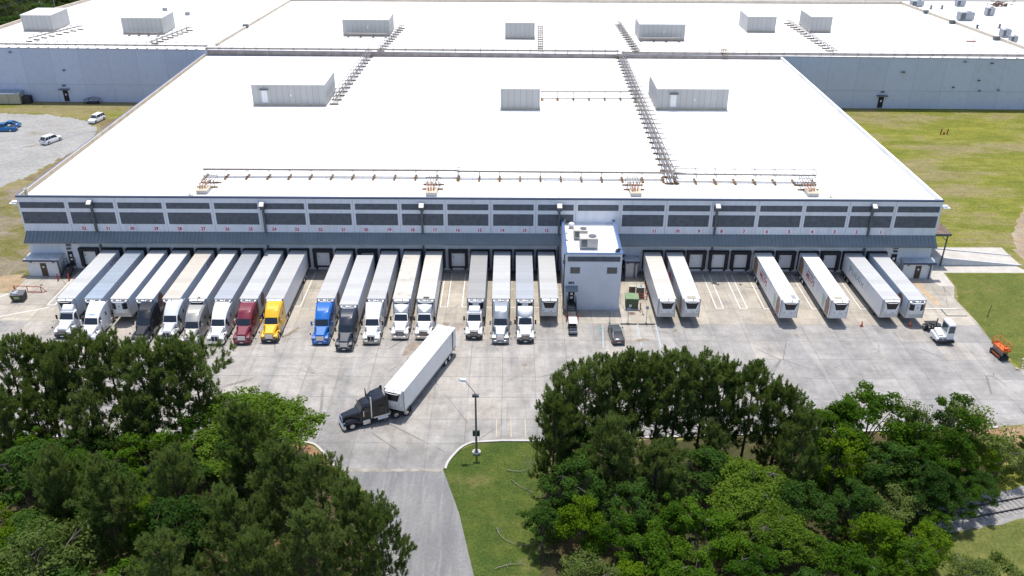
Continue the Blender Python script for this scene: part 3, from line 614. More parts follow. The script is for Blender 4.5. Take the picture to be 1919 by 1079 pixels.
for x, y, lab in ((139.8, 175.7, 'small roof vent left of a like vent at the far end of the side roof'), (143.5, 175.8, 'small roof vent right of a like vent at the far end of the side roof'), (140.7, 144.4, 'small vent close to the tan parapet'), (147.9, 145.3, 'stepped vent between the parapet and the roof edge')):
    t = thing('roof_vent', lab, 'roof vent', (x, y, 10), 0, 'vents on the side roof')
    MB().box(-.5, .5, -.4, .4, 0, .25).build('curb', GALV, t); MB().bar((0, 0, .25), (0, 0, .9), .3, 8).bar((0, 0, .9), (0, 0, 1.3), .5, 8, .25).build('cowl', DKSTEEL, t)
t = thing('scrap_heap', 'reddish brown heap on the far side roof edge', 'heap', (166, 182, 10))
rnd = random.Random(3); mb = MB()
for i in range(60): x, y, z = rnd.gauss(0, 1.8), rnd.gauss(0, .8), abs(rnd.gauss(0, .6)); s = rnd.uniform(.2, .6); mb.box(x - s, x + s, y - s * .5, y + s * .5, z, z + s * .5)
mb.build('debris', mat('brown_debris', (.20, .12, .09), .9, var=.4, scale=2), t)
fb = thing('distant_shed', 'long pale grey shed far beyond the side building', 'building', (195, 262, 0))
bx('wall', mat('pale_shed', (.52, .54, .57), .6), fb, -60, 60, 0, 20, 0, 5.5); MB().prism([(-.4, 5.5), (10, 8), (20.4, 5.5)], 0, -60.4, 60.4).build('roof', mat('pale_shed_roof', (.62, .63, .65), .5), fb)

# ================================================================== PIPE RACKS ON THE ROOFS
RACKG = 'pipe racks on the roofs'
def rack(label, p0, p1, n, z, width=1.4, levels=(1.15,), low=(.15,), pipes=((0, 1.2, .09, 0),), bars=True, tee=0, sl=1.0, brace=False, name='pipe_rack'):
    p0, p1 = Vector((*p0, z)), Vector((*p1, z)); d = p1 - p0; Lh = d.length; rz = math.atan2(d.y, d.x)
    t = thing(name, label, 'pipe rack', p0, rz, RACKG)
    for i in range(n):
        x = Lh * i / max(1, n - 1)
        q = bx('timber_sleeper', SLEEPER, t, x - .17, x + .17, -width * .55 * sl, width * .55 * sl, 0, .2)
        mb = MB(); top = max(levels)
        for s in (-1, 1): mb.bar((x, s * width * .42, .16), (x, s * width * .42, top), .035, 5)
        mb.bar((x, -width * .42, .2), (x, width * .42, .2), .03, 4)
        for lv in levels: mb.bar((x, -width * .5, lv), (x, width * .5 + tee, lv), .05, 5)
        if tee: mb.bar((x, width * .5 + tee, top), (x, width * .5 + tee, top + .25), .03, 5)
        if brace and i < n - 1:
            x2 = Lh * (i + 1) / (n - 1); mb.bar((x, width * .42, .2), (x2, width * .42, top), .022, 4)
        mb.build('support_frame', DKSTEEL if i % 3 else GALV, t)
    rq = random.Random(label); q_ = MB()
    for i in range(n):
        if rq.random() < .55:
            x = Lh * i / max(1, n - 1) + rq.uniform(-.2, .2); a_, b_ = rq.uniform(.25, .55), rq.uniform(.6, 1.5); yo = rq.uniform(-.8, .4); k0 = len(q_.v)
            q_.add([(x + a_ * rq.uniform(.6, 1.1) * math.cos(w_), yo + b_ * rq.uniform(.6, 1.1) * math.sin(w_), .004) for w_ in [2 * math.pi * k / 9 for k in range(9)]], [tuple(range(9))])
    if q_.v: q_.build('rust_stain', mat('rust_stain', (.60, .47, .30), .8, var=.25, scale=1.5), t)
    for y, zz, r, kind in pipes: MB().bar((-.3, y, zz), (Lh + .3, y, zz), r, 8).build('pipe', (PIPE, PIPEW, RUST)[kind], t)
    return t
rack('long low pipe run across the front roof left of the tall rack', (-50.6, 10.4), (-8.5, 10.4), 13, RZ, 2.0, (1.15,), pipes=((.25, 1.32, .19, 0), (.6, 1.75, .05, 0), (-.2, .3, .08, 0)), sl=1.1)
rack('short pipe run between two valve boxes on the front roof', (-8.3, 10.1), (25.6, 9.8), 11, RZ, 2.0, (1.15,), pipes=((.2, 1.32, .18, 0), (.6, 1.8, .05, 0), (-.2, .3, .08, 0)), sl=1.1)
rack('braced two-level pipe rack at the right of the front roof', (27.6, 9.3), (50.4, 9.0), 8, RZ, 2.0, (1.25, 2.15), pipes=((.2, 1.32, .14, 0), (.4, 2.2, .06, 0), (-.4, .3, .09, 1)), brace=True, sl=1.1)
rack('tall pipe rack with many pipes running back up the front roof', (27.6, 94.5), (26.9, 8.3), 30, RZ, 2.2, (.9, 1.9), pipes=((-.6, 1.05, .10, 0), (-.25, 1.02, .08, 1), (.1, 1.0, .09, 0), (.45, 2.0, .06, 0), (-.1, 2.0, .07, 1), (.7, .5, .10, 1), (.9, 1.0, .08, 0)), tee=1.0)
rack('pipe rack from the left penthouse back to the cross pipes', (-36.9, 53.2), (-35.6, 94.6), 14, RZ, 1.8, (.9, 1.7), pipes=((-.5, 1.02, .10, 0), (-.1, 1.0, .08, 1), (.3, 1.05, .10, 0), (.6, 1.8, .07, 0), (0, 1.8, .06, 1)))
rack('thin pipe run from the small middle penthouse to the tall rack', (6.8, 57.5), (27.0, 57.9), 7, RZ, 1.3, (1.6,), pipes=((.1, 1.72, .14, 0), (-.2, .3, .09, 0)), sl=1.2)
rack('ladder-like rack beside the smallest rear penthouse', (7.6, 100.5), (8.4, 130.5), 12, bz(8) - .55, 1.4, (.6,), pipes=((-.5, .7, .06, 0), (.5, .7, .06, 0), (0, .3, .08, 1)))
rack('slanted pipe rack left of the rear penthouse with the front pipe', (32.2, 98.2), (31.0, 134.0), 14, bz(31) - .55, 1.7, (.9, 1.6), pipes=((-.5, 1.0, .09, 0), (0, 1.0, .09, 1), (.5, 1.7, .06, 0), (.2, 1.7, .06, 1)))
rack('pipe rack ending by the left rear penthouse with the low pipe', (-33.2, 98.9), (-31.0, 126.8), 11, bz(-32) - .55, 1.7, (.9, 1.6), pipes=((-.5, 1.0, .09, 0), (0, 1.0, .08, 1), (.5, 1.7, .06, 0)))
rack('pipe rack at the right of the close pair of penthouses', (83.0, 100.6), (81.4, 138.4), 14, bz(82) - .55, 1.9, (.9, 1.5), pipes=((-.5, 1.0, .09, 0), (.2, 1.0, .10, 1), (.6, 1.6, .06, 0)))
rack('short rack beside the penthouse in the far left roof corner', (-126.6, 106.5), (-119.8, 122.0), 8, bz(-123) - .55, 1.9, (.9, 1.4), pipes=((-.5, 1.0, .10, 0), (.1, 1.0, .09, 1), (.6, 1.5, .06, 0)))
rack('short rack beside the penthouse left of the dividing parapet', (-93.6, 103.0), (-89.4, 121.8), 9, bz(-91) - .55, 1.9, (.9, 1.4), pipes=((-.5, 1.0, .10, 0), (.1, 1.0, .09, 1), (.6, 1.5, .06, 0)))
rack('low pipe along the front of the left rear penthouse', (-44.2, 115.3), (-34.0, 115.0), 4, bz(-40) - .55, 1.0, (.8,), pipes=((0, .95, .22, 1),))
rack('low pipe along the front of the penthouse right of the slanted rack', (35.0, 112.6), (45.2, 112.7), 4, bz(40) - .55, 1.0, (.8,), pipes=((0, .95, .22, 1),))
rack('low pipe in front of the penthouse left of the dividing parapet', (-103.4, 114.6), (-95.4, 114.3), 4, bz(-99) - .55, 1.0, (.8,), pipes=((0, .95, .16, 1),))
# cross pipes along the joint of the two roofs
rack('long twin pipes along the edge of the left rear roof', (-131, 99.6), (-77.5, 98.4), 22, bz(-105) - .5, 1.6, (.9, 1.6), pipes=((.3, 1.0, .16, 0), (-.3, 1.0, .14, 0), (.5, 1.7, .06, 0)), sl=.5)
rack('long cross pipes behind the middle of the front roof', (-77.0, 97.6), (27.0, 96.6), 34, bz(-20) - .5, 1.6, (.8, 1.5), pipes=((.4, .9, .17, 0), (-.3, .9, .16, 0), (.6, 1.6, .05, 0)), sl=.6)
rack('long cross pipes along the edge of the right rear roof', (28.4, 96.5), (131, 95.9), 34, bz(80) - .5, 1.6, (.8, 1.5), pipes=((.4, .9, .17, 0), (-.4, .75, .18, 1), (.6, 1.6, .05, 0)), sl=.4)
st = thing('roof_stile', 'small rusty stile stepping over the cross pipes', 'stile', (53.8, 95.6, bz(54) - .2), 0)
mb = MB()
for s in (-1, 1):
    mb.bar((s * .6, -1.2, 0), (s * .6, -1.0, 2.0), .05).bar((s * .6, 1.6, 0), (s * .6, 1.4, 2.6), .05).bar((s * .6, -1.0, 2.0), (s * .6, 1.4, 2.6), .05)
for k in range(4): mb.box(-.6, .6, -1.2 + k * .25, -1.0 + k * .25, .3 + k * .3, .36 + k * .3)
mb.build('frame', mat('rusty_steel', (.30, .20, .11), .7, var=.3), st); bx('deck', SLEEPER, st, -.6, .6, -.3, .9, 1.45, 1.52)
for x, y, lab in ((-48.9, 4.3, 'leftmost valve box at the front edge of the roof'), (-12.3, 3.9, 'valve box at the middle of the front roof edge'), (20.3, 4.1, 'valve box right of the office block on the roof edge'), (48.6, 4.4, 'rightmost valve box at the front edge of the roof')):
    t = thing('valve_box', lab + ', rusty pipes dropping into it', 'valve box', (x, y, RZ), 0, 'valve boxes on the roof edge')
    bx('curb', GALV, t, -.85, .85, -1.5, .8, 0, .55); MB().box(-.9, .9, -1.55, .85, .552, .62).build('lid', PARAPET, t)
    mb = MB()
    for k in (-.45, -.1, .3): mb.tube([(k, -.6 + k * .3, .62), (k, -.6 + k * .3, 1.0), (k * 1.4, .3, 1.15), (k * 1.7, 2.0, 1.15)], .08, 6)
    mb.build('rusty_pipe', RUST, t)
    mb = MB()
    for k in (-.9, -.45, 0, .45, .9): mb.tube([(k, .9, .9), (k, 3.4, .95), (k * .8, 4.6, 1.25)], .075, 6)
    mb.build('pipe', PIPEW, t)
    bx('timber_sleeper', SLEEPER, t, -1.7, 1.7, 1.3, 1.55, 0, .2); bx('timber_sleeper', SLEEPER, t, -1.7, 1.7, 3.3, 3.55, 0, .2)
    for yy in (1.4, 3.4):
        mb = MB().bar((-1.2, yy, 1.3), (1.2, yy, 1.3), .04, 5)
        for s in (-1.2, 1.2): mb.bar((s, yy, .2), (s, yy, 1.3), .04, 5)
        mb.build('support_frame', DKSTEEL, t)

# ================================================================== OFFICE BLOCK 204
ob = thing('office_block', 'three-storey grey-blue office block standing out from the dock wall, door 204', 'office building', (12.57, 0, 0))
MB().box(-4.15, 4.15, -12.3, -12.0, 0, 9.36).box(-4.15, -3.9, -11.998, -.01, 0, 9.358).box(3.9, 4.15, -11.998, -.01, 0, 9.358).build('wall', WALL_PLAIN, ob)
bx('roof', ROOF, ob, -3.89, 3.89, -11.99, -.02, 8.3, 8.85)
MB().box(-4.22, 4.22, -12.36, -12.0, 9.36, 9.46).box(-4.22, -3.85, -11.998, -.02, 9.362, 9.46).box(3.85, 4.22, -11.998, -.02, 9.362, 9.46).build('parapet_cap', BLUE, ob)
bx('wall_panel', PANEL, ob, -3.8, 3.88, -12.34, -12.301, 8.14, 8.92)
for a, b in ((-3.37, -1.96), (2.04, 3.50)):
    w = bx('window', DKSTEEL, ob, a, b, -12.34, -12.301, 6.17, 7.17); bx('pane', WGLASS, w, a + .1, b - .1, -12.345, -12.341, 6.27, 7.07)
pdoor(ob, -3.55, -2.6, 1.45, 3.5, -12.3, BLACK, None, 2)
lettering('door_number', '204', .52, TXTBLK, ob, (-3.18, -12.32, 4.6), (1, 0, 0), (0, 0, 1), .012, 1.1, .022)
MB().prism([(-12.301, 4.12), (-13.25, 3.68), (-13.25, 3.56), (-12.301, 3.62)], 0, -4.0, -2.2).build('door_canopy', CANOPY, ob)
MB().bar((-4.25, -11.6, .1), (-4.25, -11.6, 9.0), .09, 8).box(-4.45, -4.155, -12.1, -11.2, 7.6, 8.3).build('downpipe', DKSTEEL, ob)
def stairs(name, label, x, y, w, rise, run, top, rz=0, n=8, red=False):
    t = thing(name, label, 'metal stairs', (x, y, 0), rz)
    bx('landing', BLACK, t, -w / 2, w / 2, -top, 0, rise - .1, rise)
    mb = MB()
    for k in range(n): yk = -top - run * (k + 1) / n; zk = rise * (1 - (k + 1) / (n + 1)); mb.box(-w / 2, w / 2, yk + .03, yk + run / n + .02, zk - .05, zk)
    mb.build('treads', mat('stair_tread', (.13, .13, .135), .6, .3, var=.2), t)
    for s in (-1, 1):
        mb = MB(); xs = s * w / 2
        for hh in (.55, 1.05):
            mb.bar((xs, 0, rise + hh), (xs, -top, rise + hh), .03, 5).bar((xs, -top, rise + hh), (xs, -top - run, hh), .03, 5)
        for q in range(5): yq = -top - run * q / 4; zq = rise * (1 - q / 4); mb.bar((xs, yq, max(0, zq - .3)), (xs, yq, zq + 1.05), .03, 5)
        mb.bar((xs, 0, rise), (xs, 0, rise + 1.05), .03, 5)
        mb.hexa([(xs - .03, -top, rise - .3), (xs + .03, -top, rise - .3), (xs + .03, -top - run, -.0), (xs - .03, -top - run, 0), (xs - .03, -top, rise), (xs + .03, -top, rise), (xs + .03, -top - run, .25), (xs - .03, -top - run, .25)])
        for yq in (-.1, -top + .05): mb.bar((xs * .9, yq, 0), (xs * .9, yq, rise - .1), .04, 5)
        mb.build('railing', BLACK, t)
    if red:
        mb = MB()
        for s in (-1, 1): mb.bar((s * (w / 2 + .18), -top - run - .1, 0), (s * (w / 2 + .18), -top - run - .1, 1.1), .09, 8)
        mb.build('guard_post', RED, t)
    return t
stairs('metal_stairs', 'black metal stairs up to door 204 with red guard posts at the foot', 9.5, -12.36, 1.3, 1.45, 2.2, 1.1, 0, 8, True)
stairs('metal_stairs', 'black metal stairs beside the left annex up to door 203', -70.85, -.05, 1.35, 1.3, 1.9, 1.1, 0, 7)
stairs('metal_stairs', 'black metal stairs behind the right annex up to the door near dock 1', 62.25, -.05, 1.2, 1.3, 1.6, 1.0, 0, 7)
stairs('metal_stairs', 'black metal stairs in the nook right of the office block', 18.0, -.05, 1.2, 1.3, 1.8, 1.1, 0, 7)
hvac(11.0, -5.6, 8.85, 2.1, 1.6, 1.25, 'rear beige air conditioner on the office block roof', 0, 'air conditioners on the office roof')
hvac(12.0, -8.8, 8.85, 2.7, 1.9, 1.45, 'front beige air conditioner on the office block roof', 0, 'air conditioners on the office roof')
t = thing('roof_ventilator', 'round cream ventilator at the back of the office block roof', 'ventilator', (9.85, -1.9, 8.85))
MB().bar((0, 0, 0), (0, 0, .55), .35, 12).build('stack', TAN, t); MB().bar((0, 0, .55), (0, 0, .8), .5, 12, .42).bar((0, 0, .8), (0, 0, 1.0), .42, 12, .1).build('cowl', SIGNW, t)
t = thing('conduit', 'cream pipe lying along the left edge of the office block roof', 'pipe', (8.85, -6.6, 8.85))
MB().bar((0, 0, .15), (0, 5.6, .15), .07).bar((0, 5.6, .15), (0, 5.6, 1.0), .07).build('pipe', TAN, t); MB().box(-.3, .3, -.1, .1, 0, .1).box(-.3, .3, 2.4, 2.6, 0, .1).build('block', RUST, t)
t = thing('satellite_dish', 'grey satellite dish in the front right corner of the office block roof', 'satellite dish', (16.1, -11.0, 8.85), R(20))
MB().bar((0, 0, 0), (0, 0, .5), .04).box(-.4, .4, -.3, .3, 0, .06).build('mast', GALV, t)
MB().loft([[(r_ * math.cos(a), -.1 - q, .55 + r_ * .8 * math.sin(a)) for a in [2 * math.pi * k / 12 for k in range(12)]] for r_, q in ((.12, 0), (.45, .12), (.5, .16))]).build('dish', DKSTEEL, t)

# ================================================================== ANNEXES, RAMP AND CANOPY
def annex(label, x0, x1, y0, zr, dx0, dx1, pipe_x):
    t = thing('entrance_annex', label, 'annex', ((x0 + x1) / 2, 0, 0), 0, 'entrance annexes along the dock wall'); c = (x0 + x1) / 2
    bx('wall', ANNEX, t, x0 - c, x1 - c, y0, -.003, 0, zr - .28)
    MB().hexa([(x0 - c - .25, y0 - .4, zr - .25), (x1 - c + .25, y0 - .4, zr - .25), (x1 - c + .25, -.004, zr - .1), (x0 - c - .25, -.004, zr - .1), (x0 - c - .25, y0 - .4, zr), (x1 - c + .25, y0 - .4, zr), (x1 - c + .25, -.004, zr + .12), (x0 - c - .25, -.004, zr + .12)]).build('roof', mat('grey_annex_roof', (.50, .53, .56), .5, var=.15, dirt=(.25, .24, .22), dirt_amt=.5), t)
    bx('fascia', DKTRIM, t, x0 - c - .28, x1 - c + .28, y0 - .46, y0 - .402, zr - .3, zr + .03)
    if dx0 is not None:
        d = bx('door', BROWN, t, dx0 - c, dx1 - c, y0 - .05, y0 - .002, .05, 2.3); bx('notice', SIGNW, d, dx0 - c + .35, dx0 - c + .62, y0 - .07, y0 - .052, 1.5, 1.8)
    bx('downpipe', DKSTEEL, t, pipe_x - c - .09, pipe_x - c + .09, y0 - .2, y0 - .003, 0, zr - .3)
    for q in (.15, .85): bx('wall_light', DKSTEEL, t, x0 + (x1 - x0) * q - c - .12, x0 + (x1 - x0) * q - c + .12, y0 - .2, y0 - .004, zr - .62, zr - .42)
    return t
annex('white annex with a brown door at the left end of the dock wall', -77.0, -71.9, -2.05, 3.05, -74.92, -73.95, -71.95)
annex('white annex with a brown door at the right end of the dock wall', 63.5, 68.2, -1.4, 2.98, 65.45, 66.4, 67.85)
annex('small grey-white annex in the nook right of the office block', 18.9, 20.75, -1.55, 3.1, None, None, 20.3)
rp = thing('loading_ramp', 'concrete loading ramp falling away from the right end wall', 'ramp', (68.2, 3.3, 0))
MB().add([(.01, .25, 0), (17.2, .25, 0), (17.2, 3.8, 0), (.01, 3.8, 0), (.01, .25, 1.25), (4.2, .25, 1.25), (17.2, .25, .03), (17.2, 3.8, .03), (4.2, 3.8, 1.25), (.01, 3.8, 1.25)],
         [(0, 3, 2, 1), (4, 5, 8, 9), (5, 6, 7, 8), (0, 1, 6, 5, 4), (2, 3, 9, 8, 7), (0, 4, 9, 3), (1, 2, 7, 6)]).build('ramp_slab', CONC, rp)
for y in (0, 3.83): MB().add([(.01, y, 0), (17.3, y, 0), (17.3, y + .22, 0), (.01, y + .22, 0), (.01, y, 1.42), (4.2, y, 1.42), (17.3, y, .14), (17.3, y + .22, .14), (4.2, y + .22, 1.42), (.01, y + .22, 1.42)],
         [(0, 3, 2, 1), (4, 5, 8, 9), (5, 6, 7, 8), (0, 1, 6, 5, 4), (2, 3, 9, 8, 7), (0, 4, 9, 3), (1, 2, 7, 6)]).build('side_wall', mat('ramp_wall', (.50, .52, .55), .8, var=.08), rp)
struct(sheet('path', [(68.3, 7.5), (85.4, 7.5), (85.6, 10.5), (68.3, 10.4)], .012, CONC))
cp_ = thing('ramp_canopy', 'rusty flat canopy on a leaning dark post over the loading ramp', 'canopy', (68.1, 3.2, 0))
bx('roof', mat('rusty_roof_sheet', (.17, .115, .09), .9, var=.4, scale=.8), cp_, .0, 4.0, -.3, 7.6, 5.75, 5.95)
MB().box(.0, 4.1, -.42, -.302, 5.6, 6.0).box(4.0, 4.12, -.30, 7.6, 5.62, 5.98).build('fascia', DKSTEEL, cp_)
for y in (0, 7.3): MB().bar((3.7, y, 0), (3.7, y, 5.7), .13, 8).build('post', DKSTEEL, cp_)
MB().bar((3.7, .02, 4.6), (2.4, .02, 5.7), .06).bar((.1, .02, 4.9), (1.0, .02, 5.7), .06).build('knee_brace', DKSTEEL, cp_)

# ================================================================== VEHICLES
def ring(y, zb, zt, wb, wt, c, cb=0.0):
    return [(-wb + cb, y, zb), (-wb, y, zb + cb + .001), (-wt, y, zt - c), (-wt + c, y, zt), (wt - c, y, zt), (wt, y, zt - c), (wb, y, zb + cb + .001), (wb - cb, y, zb)]
def wheel(par, x, y, r, w, rim=RIM, hub=.6):
    wl_ = MB().loft([[(x + s, y + q * math.cos(a), r + q * math.sin(a)) for a in [2 * math.pi * k / 16 for k in range(16)]] for s, q in ((-w / 2, r * .82), (-w / 2 + .05, r), (w / 2 - .05, r), (w / 2, r * .82))]).build('wheel', TYRE, par, True)
    mb = MB()
    for s in (-1, 1):
        xo = x + s * (w / 2 + .012)
        mb.loft([[(x + s * (w / 2 - .03), y + hub * r * math.cos(a), r + hub * r * math.sin(a)) for a in [2 * math.pi * k / 12 for k in range(12)]], [(xo, y + hub * r * .95 * math.cos(a), r + hub * r * .95 * math.sin(a)) for a in [2 * math.pi * k / 12 for k in range(12)]], [(xo + s * .02, y + hub * r * .3 * math.cos(a), r + hub * r * .3 * math.sin(a)) for a in [2 * math.pi * k / 12 for k in range(12)]]])
    mb.build('rim', rim, wl_)
    return wl_

# ---------------------------------------------------------------- semi-trailers
TL, TH, TZ = 16.15, 4.11, 1.12
T_ROOFS = {}
def roofmat(name, col, metal=0., dirt=(.36, .33, .28), amt=.35, line=.86):
    return stripes('trailer_roof_' + name, col, 1, 1.22, .06, .45 if not metal else .3, metal, .13, line, dirt, amt)
RF = dict(white=roofmat('white', (.53, .52, .505)), cream=roofmat('cream', (.52, .495, .45)), grey=roofmat('grey', (.42, .42, .415)), beige=roofmat('beige', (.48, .445, .39)),
          silver=roofmat('silver', (.50, .52, .545), .4, (.5, .52, .54), .3), blue=roofmat('bluish', (.42, .48, .55), .4, (.55, .6, .65), .4, .7), dark=roofmat('dark', (.29, .29, .285)),
          mottled=roofmat('mottled', (.52, .49, .44), 0, (.24, .21, .17), .65), new=roofmat('new', (.66, .66, .65), 0, (.7, .69, .66), .2, .97), whitegrey=roofmat('whitegrey', (.44, .445, .445)))
SIDEW = mat('trailer_side_white', (.80, .81, .82), .4, var=.04, scale=.5, dirt=(.45, .41, .35), dirt_amt=.25)
SIDES = stripes('trailer_side_ribbed', (.74, .76, .78), 2, .34, .22, .4, .1, .05, .5, (.38, .36, .33), .2)
SIDEB = mat('trailer_side_bluish', (.66, .73, .80), .4, .05, var=.05, scale=.5)
REARD = mat('trailer_rear_door', (.60, .60, .60), .4, .1, var=.06)
def trailer(label, x, y, rz, roof, side, unit, group='refrigerated trailers backed up to the docks', nose=TFRONT):
    t = thing('semi_trailer', label, 'semi-trailer', (x, y, 0), rz, group); w = 1.295
    b = MB().box(-w, w, .0, TL, TZ, TH - .06).build('body', side, t)
    bx('roof', RF[roof], t, -w - .012, w + .012, -.012, TL + .01, TH - .06, TH, bevel=.02)
    MB().box(-w + .02, w - .02, -.03, -.001, TZ + .02, TH - .08).build('front_wall', nose, t)
    for s in (-1, 1): bx('corner_post', GALV, t, min(s * (w + .015), s * (w - .07)), max(s * (w + .015), s * (w - .07)), -.045, .06, TZ, TH - .062)
    MB().box(-w - .02, -w + .05, .061, TL, TZ - .10, TZ + .09).box(w - .05, w + .02, .061, TL, TZ - .10, TZ + .09).build('side_rail', GALV, t)
    rd = bx('rear_door', REARD, t, -w + .06, w - .06, TL + .002, TL + .05, TZ + .05, TH - .12)
    MB().bar((-.03, TL + .06, TZ), (-.03, TL + .06, TH - .1), .025, 5).bar((.3, TL + .06, TZ), (.3, TL + .06, TH - .1), .02, 5).bar((-.3, TL + .06, TZ), (-.3, TL + .06, TH - .1), .02, 5).build('lock_rod', GALV, rd)
    MB().box(-w + .1, w - .1, TL - .12, TL - .02, .5, .6).box(-.6, -.5, TL - .12, TL - .03, .601, TZ).box(.5, .6, TL - .12, TL - .03, .601, TZ).build('underride_guard', FRAME, t)
    MB().box(-.55, -.4, 1.2, TL - .3, .85, TZ - .002).box(.4, .55, 1.2, TL - .3, .85, TZ - .002).box(-.9, .9, .5, 1.6, TZ - .12, TZ - .003).box(-.75, .75, TL - 4.2, TL - 1.2, .7, .848).build('chassis', FRAME, t)
    for yy in (TL - 3.35, TL - 2.1):
        for s in (-1, 1): wheel(t, s * .97, yy, .51, .58, SIGNW if (hash(label) % 2) else RIM)
    for s in (-1, 1):
        MB().bar((s * .75, 2.7, .12), (s * .75, 2.7, TZ), .075, 6).box(s * .75 - .14, s * .75 + .14, 2.55, 2.85, .05, .12).build('landing_leg', FRAME, t)
        bx('mud_flap', BLACK, t, s * .97 - .3, s * .97 + .3, TL - 1.5, TL - 1.47, .2, .8)
    # nose-mounted refrigeration unit
    if unit == 'A':
        u = MB().loft([[(-.98, -.46, 2.05), (.98, -.46, 2.05), (.98, -.03, 1.95), (-.98, -.03, 1.95)], [(-.98, -.46, 3.25), (.98, -.46, 3.25), (.98, -.03, 3.25), (-.98, -.03, 3.25)], [(-1.05, -.44, 3.95), (1.05, -.44, 3.95), (1.05, -.03, 4.02), (-1.05, -.03, 4.02)]]).build('reefer_unit', REEFW, t)
        MB().loft([[(-.62, -.475, 2.72), (.62, -.475, 2.72), (.90, -.475, 3.62), (1.0, -.455, 3.9), (-1.0, -.455, 3.9), (-.90, -.475, 3.62)], [(-.62, -.463, 2.72), (.62, -.463, 2.72), (.90, -.463, 3.62), (1.0, -.443, 3.9), (-1.0, -.443, 3.9), (-.90, -.463, 3.62)]]).build('grille', REEFK, u)
        MB().tube([(-.9, -.47, 3.84), (-.55, -.53, 3.74), (.55, -.53, 3.74), (.9, -.47, 3.84)], .045, 6).build('grille_trim', REEFW, u)
        MB().box(-.86, -.72, -.475, -.461, 2.2, 2.36).box(.2, .4, -.475, -.461, 2.12, 2.25).box(.74, .84, -.475, -.461, 2.25, 2.42).box(-.012, .012, -.468, -.461, 2.1, 2.7).build('service_hatch', REEFG, u)
    else:
        u = MB().loft([[(-1.02, -.20, 1.95), (-.7, -.40, 1.95), (.7, -.40, 1.95), (1.02, -.20, 1.95), (1.02, -.03, 1.95), (-1.02, -.03, 1.95)], [(-1.06, -.24, 2.6), (-.72, -.50, 2.6), (.72, -.50, 2.6), (1.06, -.24, 2.6), (1.06, -.03, 2.6), (-1.06, -.03, 2.6)], [(-1.06, -.24, 3.7), (-.72, -.50, 3.7), (.72, -.50, 3.7), (1.06, -.24, 3.7), (1.06, -.03, 3.7), (-1.06, -.03, 3.7)]]).build('reefer_unit', REEFW, t)
        for s in (-1, 1):
            q = [(s * 1.072, -.252, 2.62), (s * .728, -.515, 2.62), (s * .45, -.515, 2.62), (s * .45, -.515, 3.62), (s * .728, -.515, 3.62), (s * 1.072, -.252, 3.62)]
            MB().add(q, [(0, 1, 4, 5), (1, 2, 3, 4)]).build('grille', REEFK, u)
        MB().box(-.44, .44, -.522, -.503, 2.66, 3.6).build('centre_panel', REEFW, u); bx('badge', REEFG, u, -.12, .12, -.532, -.523, 3.0, 3.2)
        MB().loft([[(-1.1, -.22, 3.66), (-.74, -.54, 3.66), (.74, -.54, 3.66), (1.1, -.22, 3.66), (1.1, -.03, 3.66), (-1.1, -.03, 3.66)], [(-1.1, -.22, 3.86), (-.74, -.54, 3.82), (.74, -.54, 3.82), (1.1, -.22, 3.86), (1.1, -.03, 3.95), (-1.1, -.03, 3.95)]]).build('top_rim', REEFW, u)
        MB().loft([[(-.85, -.44, 3.83), (.85, -.44, 3.83), (.9, -.12, 3.93), (-.9, -.12, 3.93)], [(-.85, -.44, 3.86), (.85, -.44, 3.86), (.9, -.12, 3.96), (-.9, -.12, 3.96)]]).build('top_grille', REEFK, u)
        bx('top_panel', REEFW, u, -.35, .35, -.40, -.16, 3.87, 3.975)
    rnd = random.Random(label)
    MB().bar((.15, -.32, 3.9), (.15, -.32, 4.22), .05, 6).build('exhaust_stub', FRAME, u)
    return t
def logo(t, s, y, r=.95):
    x = s * 1.302; cz = 2.75
    d = MB().loft([[(x + s * q, y + r * math.cos(a), cz + r * 1.18 * math.sin(a)) for a in [2 * math.pi * k / 24 for k in range(24)]] for q in (0, .006)]).build('decal', LOGO, t)
    MB().loft([[(x + s * q, y + r * .84 * math.cos(a), cz + r * .98 * math.sin(a)) for a in [2 * math.pi * k / 24 for k in range(24)]] for q in (.007, .011)]).build('decal_ring', LOGOL, d)
    MB().loft([[(x + s * q, y + r * .76 * math.cos(a), cz + r * .88 * math.sin(a)) for a in [2 * math.pi * k / 24 for k in range(24)]] for q in (.012, .015)]).box(x, x + s * .0152, y - .1, y + .1, cz - .1, cz + .1).build('decal_centre', LOGO, d)
    MB().box(min(x + s * .016, x + s * .019), max(x + s * .016, x + s * .019), y - r * .55, y + r * .55, cz - .12, cz + .14).box(min(x + s * .016, x + s * .019), max(x + s * .016, x + s * .019), y - r * .35, y + r * .35, cz + .3, cz + .42).build('decal_band', LOGOL, d)
def side_text(t, s, txt, y, z, size, m, xs=1.0, bold=0.): return lettering('lettering', txt, size, m, t, (s * 1.305, y, z), (0, s, 0), (0, 0, 1), .004, xs, bold)
def blob(t, name, m, s, y, z, pts, off=.004):
    x = s * (1.297 + off); MB().loft([[(x + s * q, y + a, z + b) for a, b in pts] for q in (0, .004)]).build(name, m, t)

